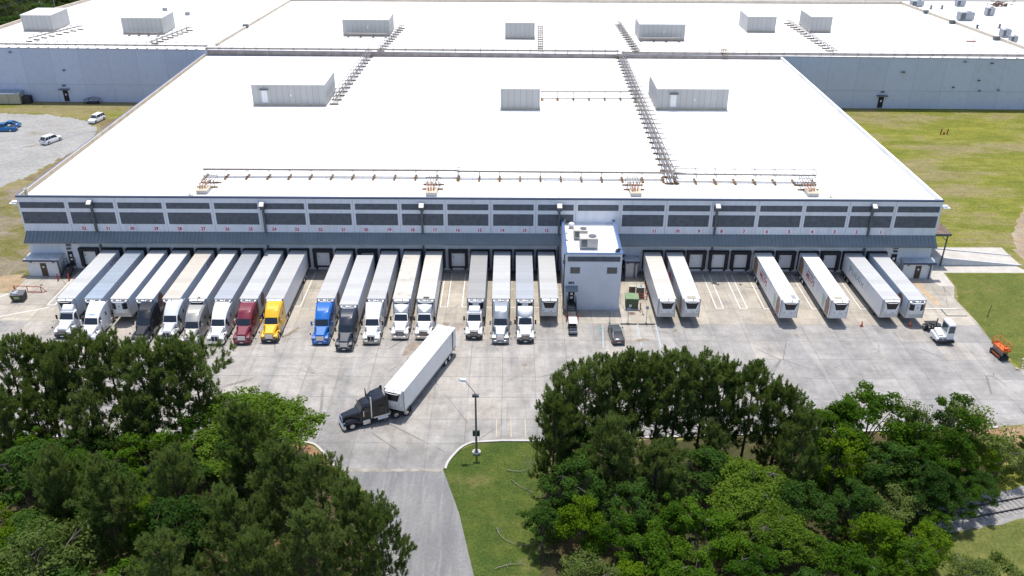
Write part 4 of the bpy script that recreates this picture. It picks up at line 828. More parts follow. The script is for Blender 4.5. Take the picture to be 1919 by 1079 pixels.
S1 = 'ribbed'; T = {}
def tl(k, desc): return f'{desc} at dock {k}'
T[31] = trailer('pale grey roofed trailer nearest the left annex at dock 31', -63.66, -16.98, 0, 'whitegrey', SIDEB, 'A')
T[30] = trailer('trailer with a shiny bluish metal roof at dock 30', -59.70, -17.0, 0, 'blue', SIDES, 'B')
T[29] = trailer('white trailer without a tractor at dock 29 between two hitched trailers', -55.95, -17.0, 0, 'white', SIDEB, 'B')
T[28] = trailer('white roofed ribbed trailer with a brown decal at dock 28', -52.32, -17.0, 0, 'white', SIDES, 'B')
T[27] = trailer('trailer with a beige stained roof at dock 27', -48.5, -16.88, 0, 'beige', SIDEB, 'B')
T[26] = trailer('white roofed trailer with a black grille at dock 26, behind a silver-beige tractor', -44.73, -16.84, 0, 'white', SIDES, 'A')
T[25] = trailer('trailer with a shiny silver roof at dock 25, behind a white tractor', -41.04, -16.83, 0, 'silver', SIDES, 'B')
T[24] = trailer('light grey roofed trailer with a brown round decal at dock 24, behind a maroon tractor', -37.38, -16.8, 0, 'whitegrey', SIDES, 'B')
T[23] = trailer('trailer with a grey-beige roof at dock 23, behind the yellow tractor', -33.63, -16.77, 0, 'grey', SIDEW, 'A')
T[21] = trailer('grey roofed trailer with a brown round decal at dock 21, behind the blue tractor', -26.27, -16.6, 0, 'grey', SIDEW, 'B')
T[20] = trailer('pale roofed trailer pulled a little away from dock 20, behind a dark navy tractor', -22.69, -18.4, 0, 'whitegrey', SIDEW, 'B')
T[19] = trailer('grey roofed trailer with a brown round decal at dock 19, behind a white sleeper', -19.0, -16.62, 0, 'grey', SIDEW, 'B')
T[18] = trailer('trailer with a mottled stained roof at dock 18', -15.32, -16.6, 0, 'mottled', SIDEW, 'A')
T[17] = trailer('cream roofed trailer with a sooty front edge at dock 17', -11.86, -16.55, 0, 'cream', SIDEW, 'B')
T[15] = trailer('trailer with the darkest grey roof at dock 15, behind a white day cab', -4.6, -16.38, 0, 'dark', SIDEW, 'B')
T[14] = trailer('pale grey roofed trailer at dock 14, behind a grey tractor', -.98, -16.4, 0, 'whitegrey', SIDEW, 'B')
T[13] = trailer('silver-grey roofed trailer at dock 13', 2.51, -16.38, 0, 'silver', SIDEW, 'B')
T[12] = trailer('grey roofed trailer without a tractor at dock 12 left of the office block', 6.03, -16.17, 0, 'grey', SIDEW, 'A')
T[11] = trailer('cream roofed trailer without a tractor at dock 11, nearest the transformer boxes', 23.11, -16.24, R(.2), 'cream', SIDEW, 'A')
T[10] = trailer('white roofed trailer with a faded decal side at dock 10', 26.67, -16.2, R(.2), 'white', SIDEW, 'A')
T[6] = trailer('white trailer with red lettering and a dark roof patch at dock 6', 40.91, -16.38, R(.3), 'new', SIDEW, 'A', nose=SIDEW)
T[4] = trailer('white trailer with red lettering and a beige roof patch at dock 4', 48.14, -16.4, R(.2), 'new', SIDEW, 'A', nose=SIDEW)
T[2] = trailer('white trailer with thin green lettering along its side at dock 2', 55.7, -16.07, R(1.5), 'whitegrey', SIDEW, 'A')
T[1] = trailer('rightmost trailer, with a brown round decal, at dock 1 by the right annex', 59.35, -16.2, R(.4), 'whitegrey', SIDEB, 'B')
T[0] = trailer('clean white trailer turning across the yard behind the black tractor', -13.66, -39.53, R(-19.4), 'new', SIDEW, 'A', None, SIDEW)
for k in (28, 24, 21, 19): logo(T[k], 1, 2.3)
logo(T[1], -1, 2.6)
for k in (31, 27): side_text(T[k], 1, 'XTRA', 13.6, 3.35, .95, DECR, 1.15)
bx('rear_band', TXTBLK, T[0], 1.297, 1.305, 14.9, 15.25, TZ, TH - .08)
bx('roof_patch', REEFG, T[6], .35, 1.0, .35, 1.5, TH + .002, TH + .012)
bx('roof_patch', mat('tan_patch', (.36, .33, .25), .7), T[4], -.75, .45, .25, 1.0, TH + .002, TH + .012)
bx('roof_patch', mat('tan_patch', (.36, .33, .25), .7), T[10], -.6, .6, .15, .8, TH + .002, TH + .05)
bx('soot_patch', mat('soot', (.06, .055, .05), .9, var=.4, scale=3), T[17], -.35, .5, .05, .6, TH + .002, TH + .008)
bx('soot_patch', mat('soot', (.06, .055, .05), .9, var=.4, scale=3), T[26], .0, .35, .05, .5, TH + .002, TH + .008)
for k in (10, 6, 4):
    t = T[k]
    side_text(t, -1, "MILO'S", 9.6, 2.55, 1.2, DECR, 1.1, .03); side_text(t, -1, 'Sweet Natural', 9.6, 3.42, .52, TXTBLK)
    bx('small_print', REEFG, t, -1.303, -1.297, 7.0, 11.5, 1.75, 1.82)
    jug = [(-.75, -1.45), (.75, -1.45), (.85, .2), (.5, .95), (.3, 1.35), (-.3, 1.35), (-.5, .95), (-.85, .2)]
    blob(t, 'bottle_decal', DECB, -1, 1.25, 2.65, jug); blob(t, 'label_decal', mat('dull_red_label', (.36, .17, .14), .5), -1, 1.25, 1.95, [(-.7, -.45), (.7, -.45), (.7, .3), (-.7, .3)], .009)
    blob(t, 'glass_decal', DECG, -1, 3.0, 2.5, [(-.45, -1.1), (.45, -1.1), (.6, .8), (.2, 1.1), (-.6, .8)])
    blob(t, 'bottle_decal', DECB, -1, 14.3, 2.75, [(-.9, -1.4), (.9, -1.4), (1.1, .5), (.5, 1.2), (-.6, 1.15), (-1.1, .4)]); blob(t, 'label_decal', mat('amber_label', (.40, .22, .05), .5), -1, 14.2, 1.75, [(-.85, -.4), (.85, -.4), (.95, .35), (-.9, .35)], .009)
side_text(T[2], -1, 'Publix', 9.9, 2.75, 1.55, mat('thin_green_lettering', (.12, .20, .14), .5), 1.6, -.022)

# ---------------------------------------------------------------- tractors
PAINT = mat('paint_base', (.72, .73, .74), .3, 0, .03, .6, .5)
BUMP = mat('bumper_base', (.022, .022, .025), .5, 0, .1)
GRL = mat('grille_base', (.03, .03, .035), .4, .2, .2)
def tractor_template(kind):
    t = thing('truck_tractor', 'template', 'semi truck'); L = {'sleeper': 5.35, 'kw': 5.35, 'day': 3.5, 'dayfair': 3.6, 'high': 3.9}[kind]
    nar = kind in ('kw', 'high2')
    P = PAINT
    hw = .74 if not nar else .66
    # hood and fenders
    h = MB().loft([ring(.24, .72, 1.36, hw * .9, hw * .84, .12), ring(.36, .70, 1.56, hw, hw * .92, .16), ring(1.1, .70, 1.76, hw + .06, hw + .0, .18), ring(1.85, .70, 1.98, hw + .22, hw + .14, .18)]).build('hood', P, t, True)
    MB().loft([[(sx * a, y, z) for a, z in ((.60, zb), (.60, zt), (1.08, zt), (1.21, zt - .16), (1.21, zb))] for sx in (1,) for y, zb, zt in ((.16, .75, 1.12), (.5, .92, 1.30), (1.0, 1.02, 1.36), (1.5, 1.0, 1.34), (2.05, .62, 1.16))]).build('fender', P, t, True)
    MB().loft([[(-a, y, z) for a, z in ((.60, zb), (.60, zt), (1.08, zt), (1.21, zt - .16), (1.21, zb))] for y, zb, zt in ((.16, .75, 1.12), (.5, .92, 1.30), (1.0, 1.02, 1.36), (1.5, 1.0, 1.34), (2.05, .62, 1.16))]).build('fender', P, t, True)
    MB().loft([ring(-.06, .36, .72, .80, .78, .06), ring(.06, .34, .78, 1.14, 1.12, .08), ring(.55, .36, .78, 1.22, 1.2, .06)]).build('bumper', BUMP, t, True)
    gw = .55 if not nar else .46; gz = 1.38 if not nar else 1.44
    g = MB().hexa([(-gw, .055, .74), (gw, .055, .74), (gw, .2, .74), (-gw, .2, .74), (-gw * .92, .195, gz), (gw * .92, .195, gz), (gw * .9, .35, gz), (-gw * .9, .35, gz)]).build('grille', GRL, t)
    mb = MB()
    if nar:
        mb.box(-.03, .03, .03, .12, .76, 1.42).box(-gw - .03, -gw + .01, .05, .2, .74, 1.40).box(gw - .01, gw + .03, .05, .2, .74, 1.40).box(-gw, gw, .10, .25, 1.40, 1.46)
    else:
        for k in range(4): mb.box(-gw + .03, gw - .03, .035 + k * .028, .09 + k * .028, .82 + k * .125, .855 + k * .125)
        mb.box(-gw - .02, gw + .02, .10, .2, gz, gz + .05)
    mb.build('grille_bar', CHROME, g)
    for s in (-1, 1):
        MB().hexa([(s * .74 - .14, .10, .84), (s * .74 + .2, .16, .84), (s * .98 + .1, .42, .9), (s * .74 - .1, .3, .9), (s * .74 - .14, .14, 1.07), (s * .74 + .2, .22, 1.07), (s * .98 + .1, .46, 1.16), (s * .74 - .1, .36, 1.16)] if s > 0 else
                  [(-.94, .16, .84), (-.60, .10, .84), (-.64, .3, .9), (-1.08, .42, .9), (-.94, .22, 1.07), (-.60, .14, 1.07), (-.64, .36, 1.16), (-1.08, .46, 1.16)]).build('headlight', LAMP, t)
    # cab (and sleeper) shell
    low = [ring(1.85, .62, 1.96, 1.12, 1.02, .10), ring(2.02, .62, 2.0, 1.13, 1.03, .10)]
    ws_top = (2.58, 2.84)
    if kind in ('sleeper', 'kw'):
        secs = low + [ring(2.58, .62, 2.84, 1.14, .97, .18), ring(2.74, .62, 2.95, 1.15, .99, .22), ring(3.2, .62, 3.40, 1.16, 1.02, .28), ring(3.7, .62, 3.68, 1.2, 1.06, .28), ring(4.5, .95, 3.90, 1.22, 1.12, .22), ring(L, .95, 3.98, 1.22, 1.16, .16)]
    else:
        secs = low + [ring(2.58, .62, 2.84, 1.14, .97, .18), ring(2.80, .62, 2.95, 1.15, 1.0, .20), ring(L, .75, 2.98, 1.16, 1.04, .18)]
    cab = MB().loft(secs).build('cab', P, t, True, 40)
    y0, z0, y1, z1 = 2.04, 2.03, 2.56, 2.80
    MB().quad((-.96, y0 - .012, z0), (.96, y0 - .012, z0), (.86, y1 - .02, z1 + .008), (-.86, y1 - .02, z1 + .008)).build('windshield', GLASS, t)
    MB().box(-.012, .012, y0 - .02, y0 - .014, z0, z0 + .01).bar((-.5, y0 - .03, z0 + .0), (-.05, y0 + .02, z0 + .12), .012, 4).bar((.1, y0 - .03, z0 + .0), (.55, y0 + .02, z0 + .12), .012, 4).build('wiper', BLACK, t)
    for s in (-1, 1):
        q = [(s * 1.105, 2.30, 2.02), (s * 1.125, 3.15, 2.02), (s * 1.045, 3.15, 2.72), (s * 1.035, 2.66, 2.72)]
        q = [(x + s * .012, y, z) for x, y, z in q]; MB().quad(*(q if s > 0 else q[::-1])).build('side_window', GLASS, t)
        if kind in ('sleeper', 'kw'):
            q = [(s * 1.2, 4.35, 2.2), (s * 1.2, 4.7, 2.2), (s * 1.185, 4.7, 2.75), (s * 1.185, 4.35, 2.75)]; MB().quad(*(q if s > 0 else q[::-1])).build('sleeper_window', GLASS, t)
            bx('side_extender', P, t, min(s * 1.17, s * 1.22), max(s * 1.17, s * 1.22), L + .003, L + .45, 1.1, 3.85)
            bx('side_skirt', P, t, min(s * 1.12, s * 1.22), max(s * 1.12, s * 1.22), 3.95 if kind == 'sleeper' else 4.3, 6.0, .36, .93)
        MB().tube([(s * .80, .34, 1.17), (s * .82, .6, 1.325), (s * .84, 1.0, 1.375), (s * .88, 1.5, 1.36), (s * .98, 1.86, 1.29)], .045, 5).build('hood_gap', BLACK, t)
        mr = MB().box(s * 1.46 - .11, s * 1.46 + .11, 2.28, 2.40, 1.92, 2.58).build('mirror', BLACK if kind in ('day', 'dayfair', 'high', 'kw') else P, t)
        MB().bar((s * 1.1, 2.40, 2.05), (s * 1.42, 2.34, 2.1), .025, 5).bar((s * 1.1, 2.42, 2.5), (s * 1.42, 2.34, 2.45), .025, 5).build('mirror_arm', BLACK, mr)
        hm = MB().box(s * 1.33 - .09, s * 1.33 + .09, .42, .52, 1.50, 1.74).build('hood_mirror', BLACK, t); MB().bar((s * 1.02, .62, 1.28), (s * 1.3, .47, 1.52), .02, 4).build('mirror_arm', BLACK, hm)
        MB().bar((s * 1.0, 2.35 if kind not in ('sleeper', 'kw') else 2.45, .66), (s * 1.0, 3.85, .66), .30, 12).build('fuel_tank', ALU, t, True, 40)
        MB().box(min(s * .95, s * 1.24), max(s * .95, s * 1.24), 2.15, 2.7, .38, .44).box(min(s * .95, s * 1.24), max(s * .95, s * 1.24), 2.15, 2.7, .66, .7).build('step', ALU, t)
    # roof fairings
    if kind == 'day':
        MB().loft([ring(2.75, 2.94, 3.02, .78, .74, .06), ring(2.85, 2.94, 3.3, .82, .74, .10), ring(3.3, 2.94, 3.62, .86, .76, .10), ring(3.55, 2.94, 3.66, .86, .78, .08)]).build('roof_fairing', P, t, True)
        MB().box(-.9, .9, 2.62, 2.74, 2.93, 2.99).build('sun_visor', P, t)
    if kind == 'dayfair':
        f = MB().loft([ring(2.72, 2.92, 3.0, .98, .94, .05), ring(3.1, 2.92, 3.42, 1.04, .98, .10), ring(3.55, 2.9, 3.80, 1.14, 1.10, .12)]).build('roof_fairing', REEFG, t, True)
        MB().add([(-.12, 2.735, 3.03), (.12, 2.735, 3.03), (.7, 3.12, 3.45), (1.08, 3.56, 3.84), (0, 3.66, 3.92), (-1.08, 3.56, 3.84), (-.7, 3.12, 3.45), (0, 3.16, 3.52)], [(0, 1, 7), (1, 2, 7), (2, 3, 4, 7), (7, 4, 5, 6), (0, 7, 6)]).build('fairing_crown', P, t, True, 60)
    if kind == 'high':
        MB().loft([[(x, y, 2.92 + zo) for x, zo in ()] or [(w_ * math.cos(a), y - d_ * math.sin(a), zz) for a in [math.pi * k / 10 for k in range(11)]] + [(-w_, L, zz), (w_, L, zz)] for w_, d_, y, zz in ((1.02, .75, 3.3, 2.90), (1.10, .78, 3.35, 3.15), (1.08, .55, 3.45, 3.6), (1.05, .3, 3.6, 3.9), (.95, .1, 3.7, 3.98))]).build('roof_fairing', P, t, True, 50)
        bx('fairing_vent', REEFG, t, -.32, .32, 3.62, 3.72, 3.985, 4.0)
    # chassis
    k0 = 7.15 if kind in ('sleeper', 'kw') else 5.45
    MB().box(-.46, -.34, 2.2, k0 + 1.45, .72, .98).box(.34, .46, 2.2, k0 + 1.45, .72, .98).box(-.34, .34, k0 - 1.6, k0 - 1.45, .74, .94).box(-.34, .34, k0 + 1.3, k0 + 1.44, .74, .94).build('frame_rail', FRAME, t)
    MB().bar((0, k0, .985), (0, k0, 1.11), .45, 12).box(-.6, .6, k0 - .3, k0 + .3, .984, 1.05).build('fifth_wheel', FRAME, t)
    MB().bar((.85, L + .15, .9), (.85, L + .15, 2.6), .07, 8).build('exhaust_stack', ALU, t)
    for s in (-1, 1):
        wheel(t, s * 1.04, 1.12, .51, .32); wheel(t, s * .95, k0 - .65, .51, .58); wheel(t, s * .95, k0 + .65, .51, .58)
        bx('mud_flap', BLACK, t, s * .95 - .3, s * .95 + .3, k0 + 1.26, k0 + 1.29, .15, .85)
    MB().box(-.22, .22, -.085, -.062, .42, .56).build('licence_plate', SIGNW, t)
    return t
TPL = {k: tractor_template(k) for k in ('sleeper', 'kw', 'day', 'dayfair', 'high')}
ALLK = {}
for x in bpy.data.objects:
    if x.parent: ALLK.setdefault(x.parent.name, []).append(x)
pw = paint('paint_white', (.76, .765, .77))
CHB = CHROME; PB = BUMP
def tractor(kind, p, bump, grl, x, y, label):
    o = copy_tree(TPL[kind], {'paint_base': p, 'bumper_base': bump, 'grille_base': grl}, ALLK)
    o.location = (x, y, 0); o.rotation_euler.z = R(random.Random(label).uniform(-.9, .9)); o['label'] = label; o['group'] = 'tractors parked nose out in front of the trailers'; return o
MAROON = paint('paint_maroon', (.165, .012, .030)); YELLOW = paint('paint_yellow', (.80, .42, .004), coat=.4); BLU = paint('paint_blue', (.006, .125, .46)); NAVY = paint('paint_navy', (.016, .023, .038), .1); BLK = paint('paint_black', (.006, .008, .014), 0, .35, .12)
SILV = paint('paint_silver', (.40, .385, .35), .5, .35); GREY = paint('paint_grey', (.25, .28, .315), .4, .35); PEARL = paint('paint_pearl', (.66, .69, .71), .1)
tractor('day', pw, BUMP, GRL, -62.95, -21.5, 'small white day cab at the left end of the tractor row')
tr30 = tractor('sleeper', pw, pw, GRL, -58.85, -22.9, 'white sleeper tractor second from the left end, blue writing over the windshield')
tractor('sleeper', BLK, CHB, CHROME, -51.4, -23.0, 'glossy blue-black sleeper tractor at dock 28')
tractor('kw', PEARL, CHB, GRL, -47.95, -22.1, 'white chrome-nosed tractor between the black and the silver tractors')
tractor('sleeper', SILV, SILV, GRL, -44.3, -23.8, 'silver-beige sleeper tractor at dock 26')
tractor('kw', pw, CHB, GRL, -40.85, -23.1, 'white chrome-nosed sleeper tractor left of the maroon one')
tractor('sleeper', MAROON, MAROON, CHROME, -37.2, -22.95, 'maroon sleeper tractor left of the yellow one')
tractor('sleeper', YELLOW, BUMP, CHROME, -33.45, -22.5, 'bright yellow sleeper tractor')
tractor('sleeper', BLU, BLU, CHROME, -26.2, -22.95, 'bright blue sleeper tractor')
tractor('sleeper', NAVY, NAVY, CHROME, -22.6, -24.6, 'dark navy sleeper tractor standing furthest out, right of the blue one')
tractor('kw', pw, mat('beige_bumper', (.45, .42, .36), .4), GRL, -19.1, -22.8, 'white sleeper tractor with a tall slatted grille right of the navy one')
tractor('dayfair', pw, CHB, GRL, -15.25, -21.4, 'left of two white day cabs with peaked roof fairings, at dock 18')
tractor('dayfair', pw, CHB, GRL, -11.9, -21.4, 'right of two white day cabs with peaked roof fairings, partly behind the turning trailer')
tractor('day', pw, BUMP, GRL, -4.75, -21.3, 'white day cab with a boxy roof fairing and black bumper at dock 15')
tractor('sleeper', GREY, GREY, CHROME, -1.0, -22.5, 'grey sleeper tractor between two white tractors')
tractor('high', pw, BUMP, GRL, 2.55, -22.25, 'white tractor with a rounded bulging roof fairing at dock 13')
bw = MB().quad((-.45, 2.86, 3.075), (.45, 2.86, 3.075), (.38, 2.98, 3.19), (-.38, 2.98, 3.19)).build('blue_crest', mat('blue_lettering', (.16, .38, .58), .5), tr30)
for k in TPL.values(): hide_tree(k)

# black long-nose tractor turning in the yard
lt = thing('truck_tractor', 'black long-nosed tractor with chrome stacks and tall sleeper turning across the yard', 'semi truck', (-20.05, -41.65, 0), R(-64.5))
B = BLK
MB().loft([ring(.12, .80, 1.62, .52, .50, .08), ring(.5, .75, 1.74, .58, .54, .12), ring(2.2, .75, 2.0, .92, .80, .14)]).build('hood', B, lt, True)
for s in (-1, 1):
    MB().loft([[(s * a, y, z) for a, z in ((.5, zb), (.5, zt), (1.05, zt), (1.2, zt - .2), (1.2, zb))] for y, zb, zt in ((.15, .72, .95), (.45, .88, 1.28), (1.0, 1.02, 1.36), (1.6, .95, 1.26), (2.15, .55, .9))]).build('fender', B, lt, True)
    MB().loft([[(s * .92 + .14 * math.cos(a), y, .98 + .14 * math.sin(a)) for a in [2 * math.pi * k / 10 for k in range(10)]] for y in (.08, .3)]).build('headlight', LAMP, lt)
    MB().bar((s * 1.08, 3.62, 1.0), (s * 1.08, 3.62, 4.0), .10, 10).build('exhaust_stack', CHROME, lt, True); MB().bar((s * 1.0, 4.3, .66), (s * 1.0, 5.6, .66), .32, 12).build('fuel_tank', ALU, lt, True, 40)
    bx('tool_box', ALU, lt, min(s * .8, s * 1.24), max(s * .8, s * 1.24), 2.45, 3.35, .35, .98, bevel=.03)
    q = [(s * 1.115, 2.55, 2.02), (s * 1.12, 3.35, 2.02), (s * 1.06, 3.35, 2.62), (s * 1.05, 2.75, 2.62)]; MB().quad(*(q if s > 0 else q[::-1])).build('side_window', GLASS, lt)
    bx('sleeper_hatch', mat('dark_trim', (.03, .028, .026), .35), lt, min(s * 1.2, s * 1.232), max(s * 1.2, s * 1.232), 4.45, 5.2, 1.45, 2.5)
    bx('mirror', CHROME, lt, s * 1.42 - .08, s * 1.42 + .08, 2.5, 2.58, 1.75, 2.45)
    bx('sleeper_fin', B, lt, min(s * 1.18, s * 1.24), max(s * 1.18, s * 1.24), 5.42, 5.75, 1.2, 3.75)
    bx('side_skirt', ALU, lt, min(s * 1.16, s * 1.22), max(s * 1.16, s * 1.22), 3.8, 5.9, .92, 1.12)
    wheel(lt, s * 1.04, 1.12, .52, .32); wheel(lt, s * .95, 6.65, .52, .58); wheel(lt, s * .95, 7.95, .52, .58)
    MB().loft([[(s * .95 + q, 7.3 + 1.3 + .0, z) for q, z in ((-.3, .3), (.3, .3), (.3, 1.1), (-.3, 1.1))], [(s * .95 + q, 8.63, z) for q, z in ((-.3, .3), (.3, .3), (.3, 1.1), (-.3, 1.1))]]).build('mud_flap', BLACK, lt)
MB().loft([ring(-.05, .32, .74, .9, .88, .05), ring(.08, .32, .78, 1.2, 1.2, .06), ring(.3, .32, .78, 1.24, 1.24, .05)]).build('bumper', CHROME, lt, True)
g = bx('grille', FRAME, lt, -.44, .44, .08, .119, .82, 1.58); MB().box(-.5, -.44, .05, .13, .8, 1.62).box(.44, .5, .05, .13, .8, 1.62).box(-.5, .5, .05, .13, 1.58, 1.66).build('grille_surround', CHROME, g)
MB().loft([ring(2.1, .6, 2.0, 1.1, 1.02, .08), ring(2.25, .6, 2.05, 1.1, 1.04, .08), ring(2.62, .6, 2.74, 1.12, .98, .16), ring(2.95, .6, 2.95, 1.14, 1.0, .25), ring(3.6, .6, 3.02, 1.16, 1.02, .25)]).build('cab', B, lt, True, 40)
MB().quad((-.98, 2.245, 2.07), (.98, 2.245, 2.07), (.90, 2.58, 2.70), (-.90, 2.58, 2.70)).build('windshield', GLASS, lt)
MB().loft([ring(3.63, .95, 3.12, 1.2, 1.08, .2), ring(4.1, .95, 3.5, 1.21, 1.12, .2), ring(5.4, .95, 3.72, 1.21, 1.15, .12)]).build('sleeper', B, lt, True, 40)
MB().box(-.46, -.34, 2.2, 8.6, .72, .98).box(.34, .46, 2.2, 8.6, .72, .98).box(-.34, .34, 5.8, 5.95, .74, .94).build('frame_rail', FRAME, lt); MB().bar((0, 7.3, .985), (0, 7.3, 1.10), .45, 12).box(-.6, .6, 7.0, 7.6, .984, 1.05).build('fifth_wheel', FRAME, lt)
bx('deck_plate', ALU, lt, -.95, .95, 5.45, 6.1, .99, 1.03)

# ---------------------------------------------------------------- yard tractor
yt = thing('yard_tractor', 'white single-cab yard tractor with a bare black rear deck by the right lawn', 'yard truck', (61.75, -21.8, 0), R(2))
MB().loft([ring(.02, .55, .95, 1.2, 1.18, .05), ring(1.4, .55, 1.15, 1.2, 1.16, .06), ring(2.3, .55, 1.15, 1.2, 1.16, .06)]).build('body', pw, yt, True)
MB().loft([ring(.05, .95, 1.25, .55, .5, .06), ring(1.9, .95, 1.72, .55, .5, .08)]).build('hood', pw, yt, True).location.x = -.45
cb = MB().loft([ring(.12, .9, 3.0, .54, .50, .1), ring(.3, .9, 3.2, .54, .50, .12), ring(2.0, .9, 3.2, .54, .50, .12)]).build('cab', pw, yt, True); cb.location.x = .62
w_ = MB().quad((-.44, .108, 1.75), (.44, .108, 1.75), (.42, .112, 2.82), (-.42, .112, 2.82)).build('windshield', mat('teal_glass', (.03, .075, .08), .08, spec=.8), yt); w_.location.x = .62
for s in (-1, 1):
    q = [(s * .545, .4, 1.7), (s * .545, 1.8, 1.7), (s * .525, 1.8, 2.85), (s * .525, .4, 2.85)]; w_ = MB().quad(*(q if s > 0 else q[::-1])).build('side_window', mat('teal_glass', (.03, .075, .08), .08), yt); w_.location.x = .62
    wheel(yt, s * 1.0, 1.25, .5, .3); wheel(yt, s * .92, 4.2, .5, .56)
MB().loft([ring(-.25, .35, .75, 1.22, 1.2, .04), ring(.05, .35, .75, 1.25, 1.25, .04)]).build('bumper', BLACK, yt)
MB().box(-.95, -.55, -.02, .018, .86, .98).box(-.3, .1, -.02, .018, .86, .98).box(-.9, -.3, .3, .75, 1.31, 1.36).build('grille', REEFK, yt)
MB().box(-.5, -.36, 2.2, 5.0, .7, .95).box(.36, .5, 2.2, 5.0, .7, .95).box(-.9, .9, 3.5, 4.95, .951, 1.05).build('rear_deck', FRAME, yt)
MB().bar((0, 4.2, 1.06), (0, 4.2, 1.2), .45, 12).build('fifth_wheel', FRAME, yt)
MB().bar((-.4, 2.5, 1.0), (-.4, 2.5, 2.9), .08, 8).box(-.7, .2, 2.2, 2.7, 1.151, 1.75).build('exhaust_stack', FRAME, yt)

# ---------------------------------------------------------------- cars
def car(kind, p, x, y, rz, label, group=None, cat='car'):
    t = thing({'sedan': 'parked_car', 'suv': 'parked_suv', 'pickup': 'pickup_truck'}[kind], label, cat, (x, y, 0), rz, group)
    L = {'sedan': 4.85, 'suv': 5.0, 'pickup': 5.7}[kind]; w = .93 if kind == 'sedan' else 1.0; hb = {'sedan': .95, 'suv': 1.12, 'pickup': 1.15}[kind]; ht = {'sedan': 1.45, 'suv': 1.82, 'pickup': 1.85}[kind]
    MB().loft([ring(.0, .32, hb * .72, w * .82, w * .78, .1), ring(.25, .24, hb * .84, w * .95, w * .86, .12), ring(L * .27, .24, hb * .98, w, w * .9, .12), ring(L * .5, .24, hb, w, w * .92, .08), ring(L * .86, .24, hb * 1.02, w, w * .9, .1), ring(L - .08, .28, hb * .97, w * .94, w * .84, .12), ring(L, .38, hb * .8, w * .86, w * .8, .1)]).build('body', p, t, True, 50)
    if kind == 'sedan': g = [(L * .26, hb * .96), (L * .42, ht - .02), (L * .66, ht), (L * .88, hb * 1.02)]
    elif kind == 'suv': g = [(L * .25, hb * .98), (L * .38, ht - .03), (L * .86, ht), (L * .98, hb * 1.0)]
    else: g = [(L * .25, hb * .98), (L * .36, ht - .03), (L * .56, ht), (L * .60, hb * 1.0)]
    r0, r1, r2, r3 = g
    MB().loft([ring(r0[0], hb * .9, r0[1] + .01, w * .86, w * .84, .03), ring(r1[0], hb * .9, r1[1] - .05, w * .88, w * .72, .08), ring(r2[0], hb * .9, r2[1] - .05, w * .88, w * .72, .08), ring(r3[0], hb * .9, r3[1] + .01, w * .86, w * .82, .03)]).build('windows', GLASS, t, True, 40)
    MB().loft([ring(r1[0] - .05, r1[1] - .09, r1[1] - .035, w * .74, w * .70, .03), ring((r1[0] + r2[0]) / 2, ht - .07, ht + .02, w * .75, w * .70, .04), ring(r2[0] + .05, r2[1] - .09, r2[1] - .03, w * .74, w * .70, .03)]).build('roof', p, t, True)
    mb = MB()
    for s in (-1, 1):
        mb.bar((s * w * .83, r0[0] + .05, r0[1]), (s * w * .70, r1[0], r1[1] - .05), .035, 4).bar((s * w * .83, r3[0] - .05, r3[1]), (s * w * .70, r2[0], r2[1] - .05), .05, 4)
        ym = (r1[0] + r2[0]) / 2; mb.bar((s * w * .885, ym, hb), (s * w * .715, ym, ht - .06), .04, 4)
        if kind == 'suv': mb.bar((s * w * .885, L * .76, hb), (s * w * .715, L * .76, ht - .06), .04, 4)
    mb.build('pillars', p, t)
    for s in (-1, 1):
        bx('headlight', LAMP, t, s * w * .66 - .17, s * w * .66 + .17, .06, .2, hb * .64, hb * .78); bx('tail_light', REDLENS, t, s * w * .68 - .16, s * w * .68 + .16, L - .07, L + .0, hb * .74, hb * .9)
        bx('mirror', p, t, s * (w + .1) - .09, s * (w + .1) + .09, L * .32, L * .32 + .12, hb + .02, hb + .16)
        for yy in (L * .18, L * .80): wheel(t, s * (w - .1), yy, .35 if kind == 'sedan' else .39, .22)
    bx('licence_plate', SIGNW, t, -.25, .25, L + .002, L + .02, hb * .55, hb * .68)
    if kind == 'pickup': MB().box(-w * .76, w * .76, L * .64, L * .95, hb * 1.0, hb * 1.05).build('cargo_bed', BLACK, t); MB().box(-w * .6, w * .3, L * .66, L * .74, hb * 1.05, hb * 1.12).build('toolbox', TAN, t)
    return t
CG = 'cars on the gravel lot'
car('sedan', paint('paint_charcoal', (.085, .095, .10), .3), 15.35, -17.75, R(184), 'dark grey sedan parked in front of the office block')
car('suv', pw, -101.0, 77.6, R(-12), 'boxy white SUV nearest the shaded rear wall on the gravel', CG); car('suv', pw, -103.3, 66.6, R(158), 'white crossover alone in the middle of the gravel', CG)
car('sedan', paint('paint_teal', (.006, .15, .38), .1), -121.6, 75.6, R(-95) + math.pi * 0, 'blue sedan behind the blue pickup at the left edge', CG); car('pickup', paint('paint_bluepickup', (.008, .13, .34), .1), -121.8, 72.3, R(-88) + 0, 'blue pickup with an open bed at the left edge', CG, 'pickup')
car('suv', paint('paint_darkgrey', (.05, .05, .055)), -108.6, 42.5, R(170), 'dark vehicle cut off by the left edge of the photo', CG)

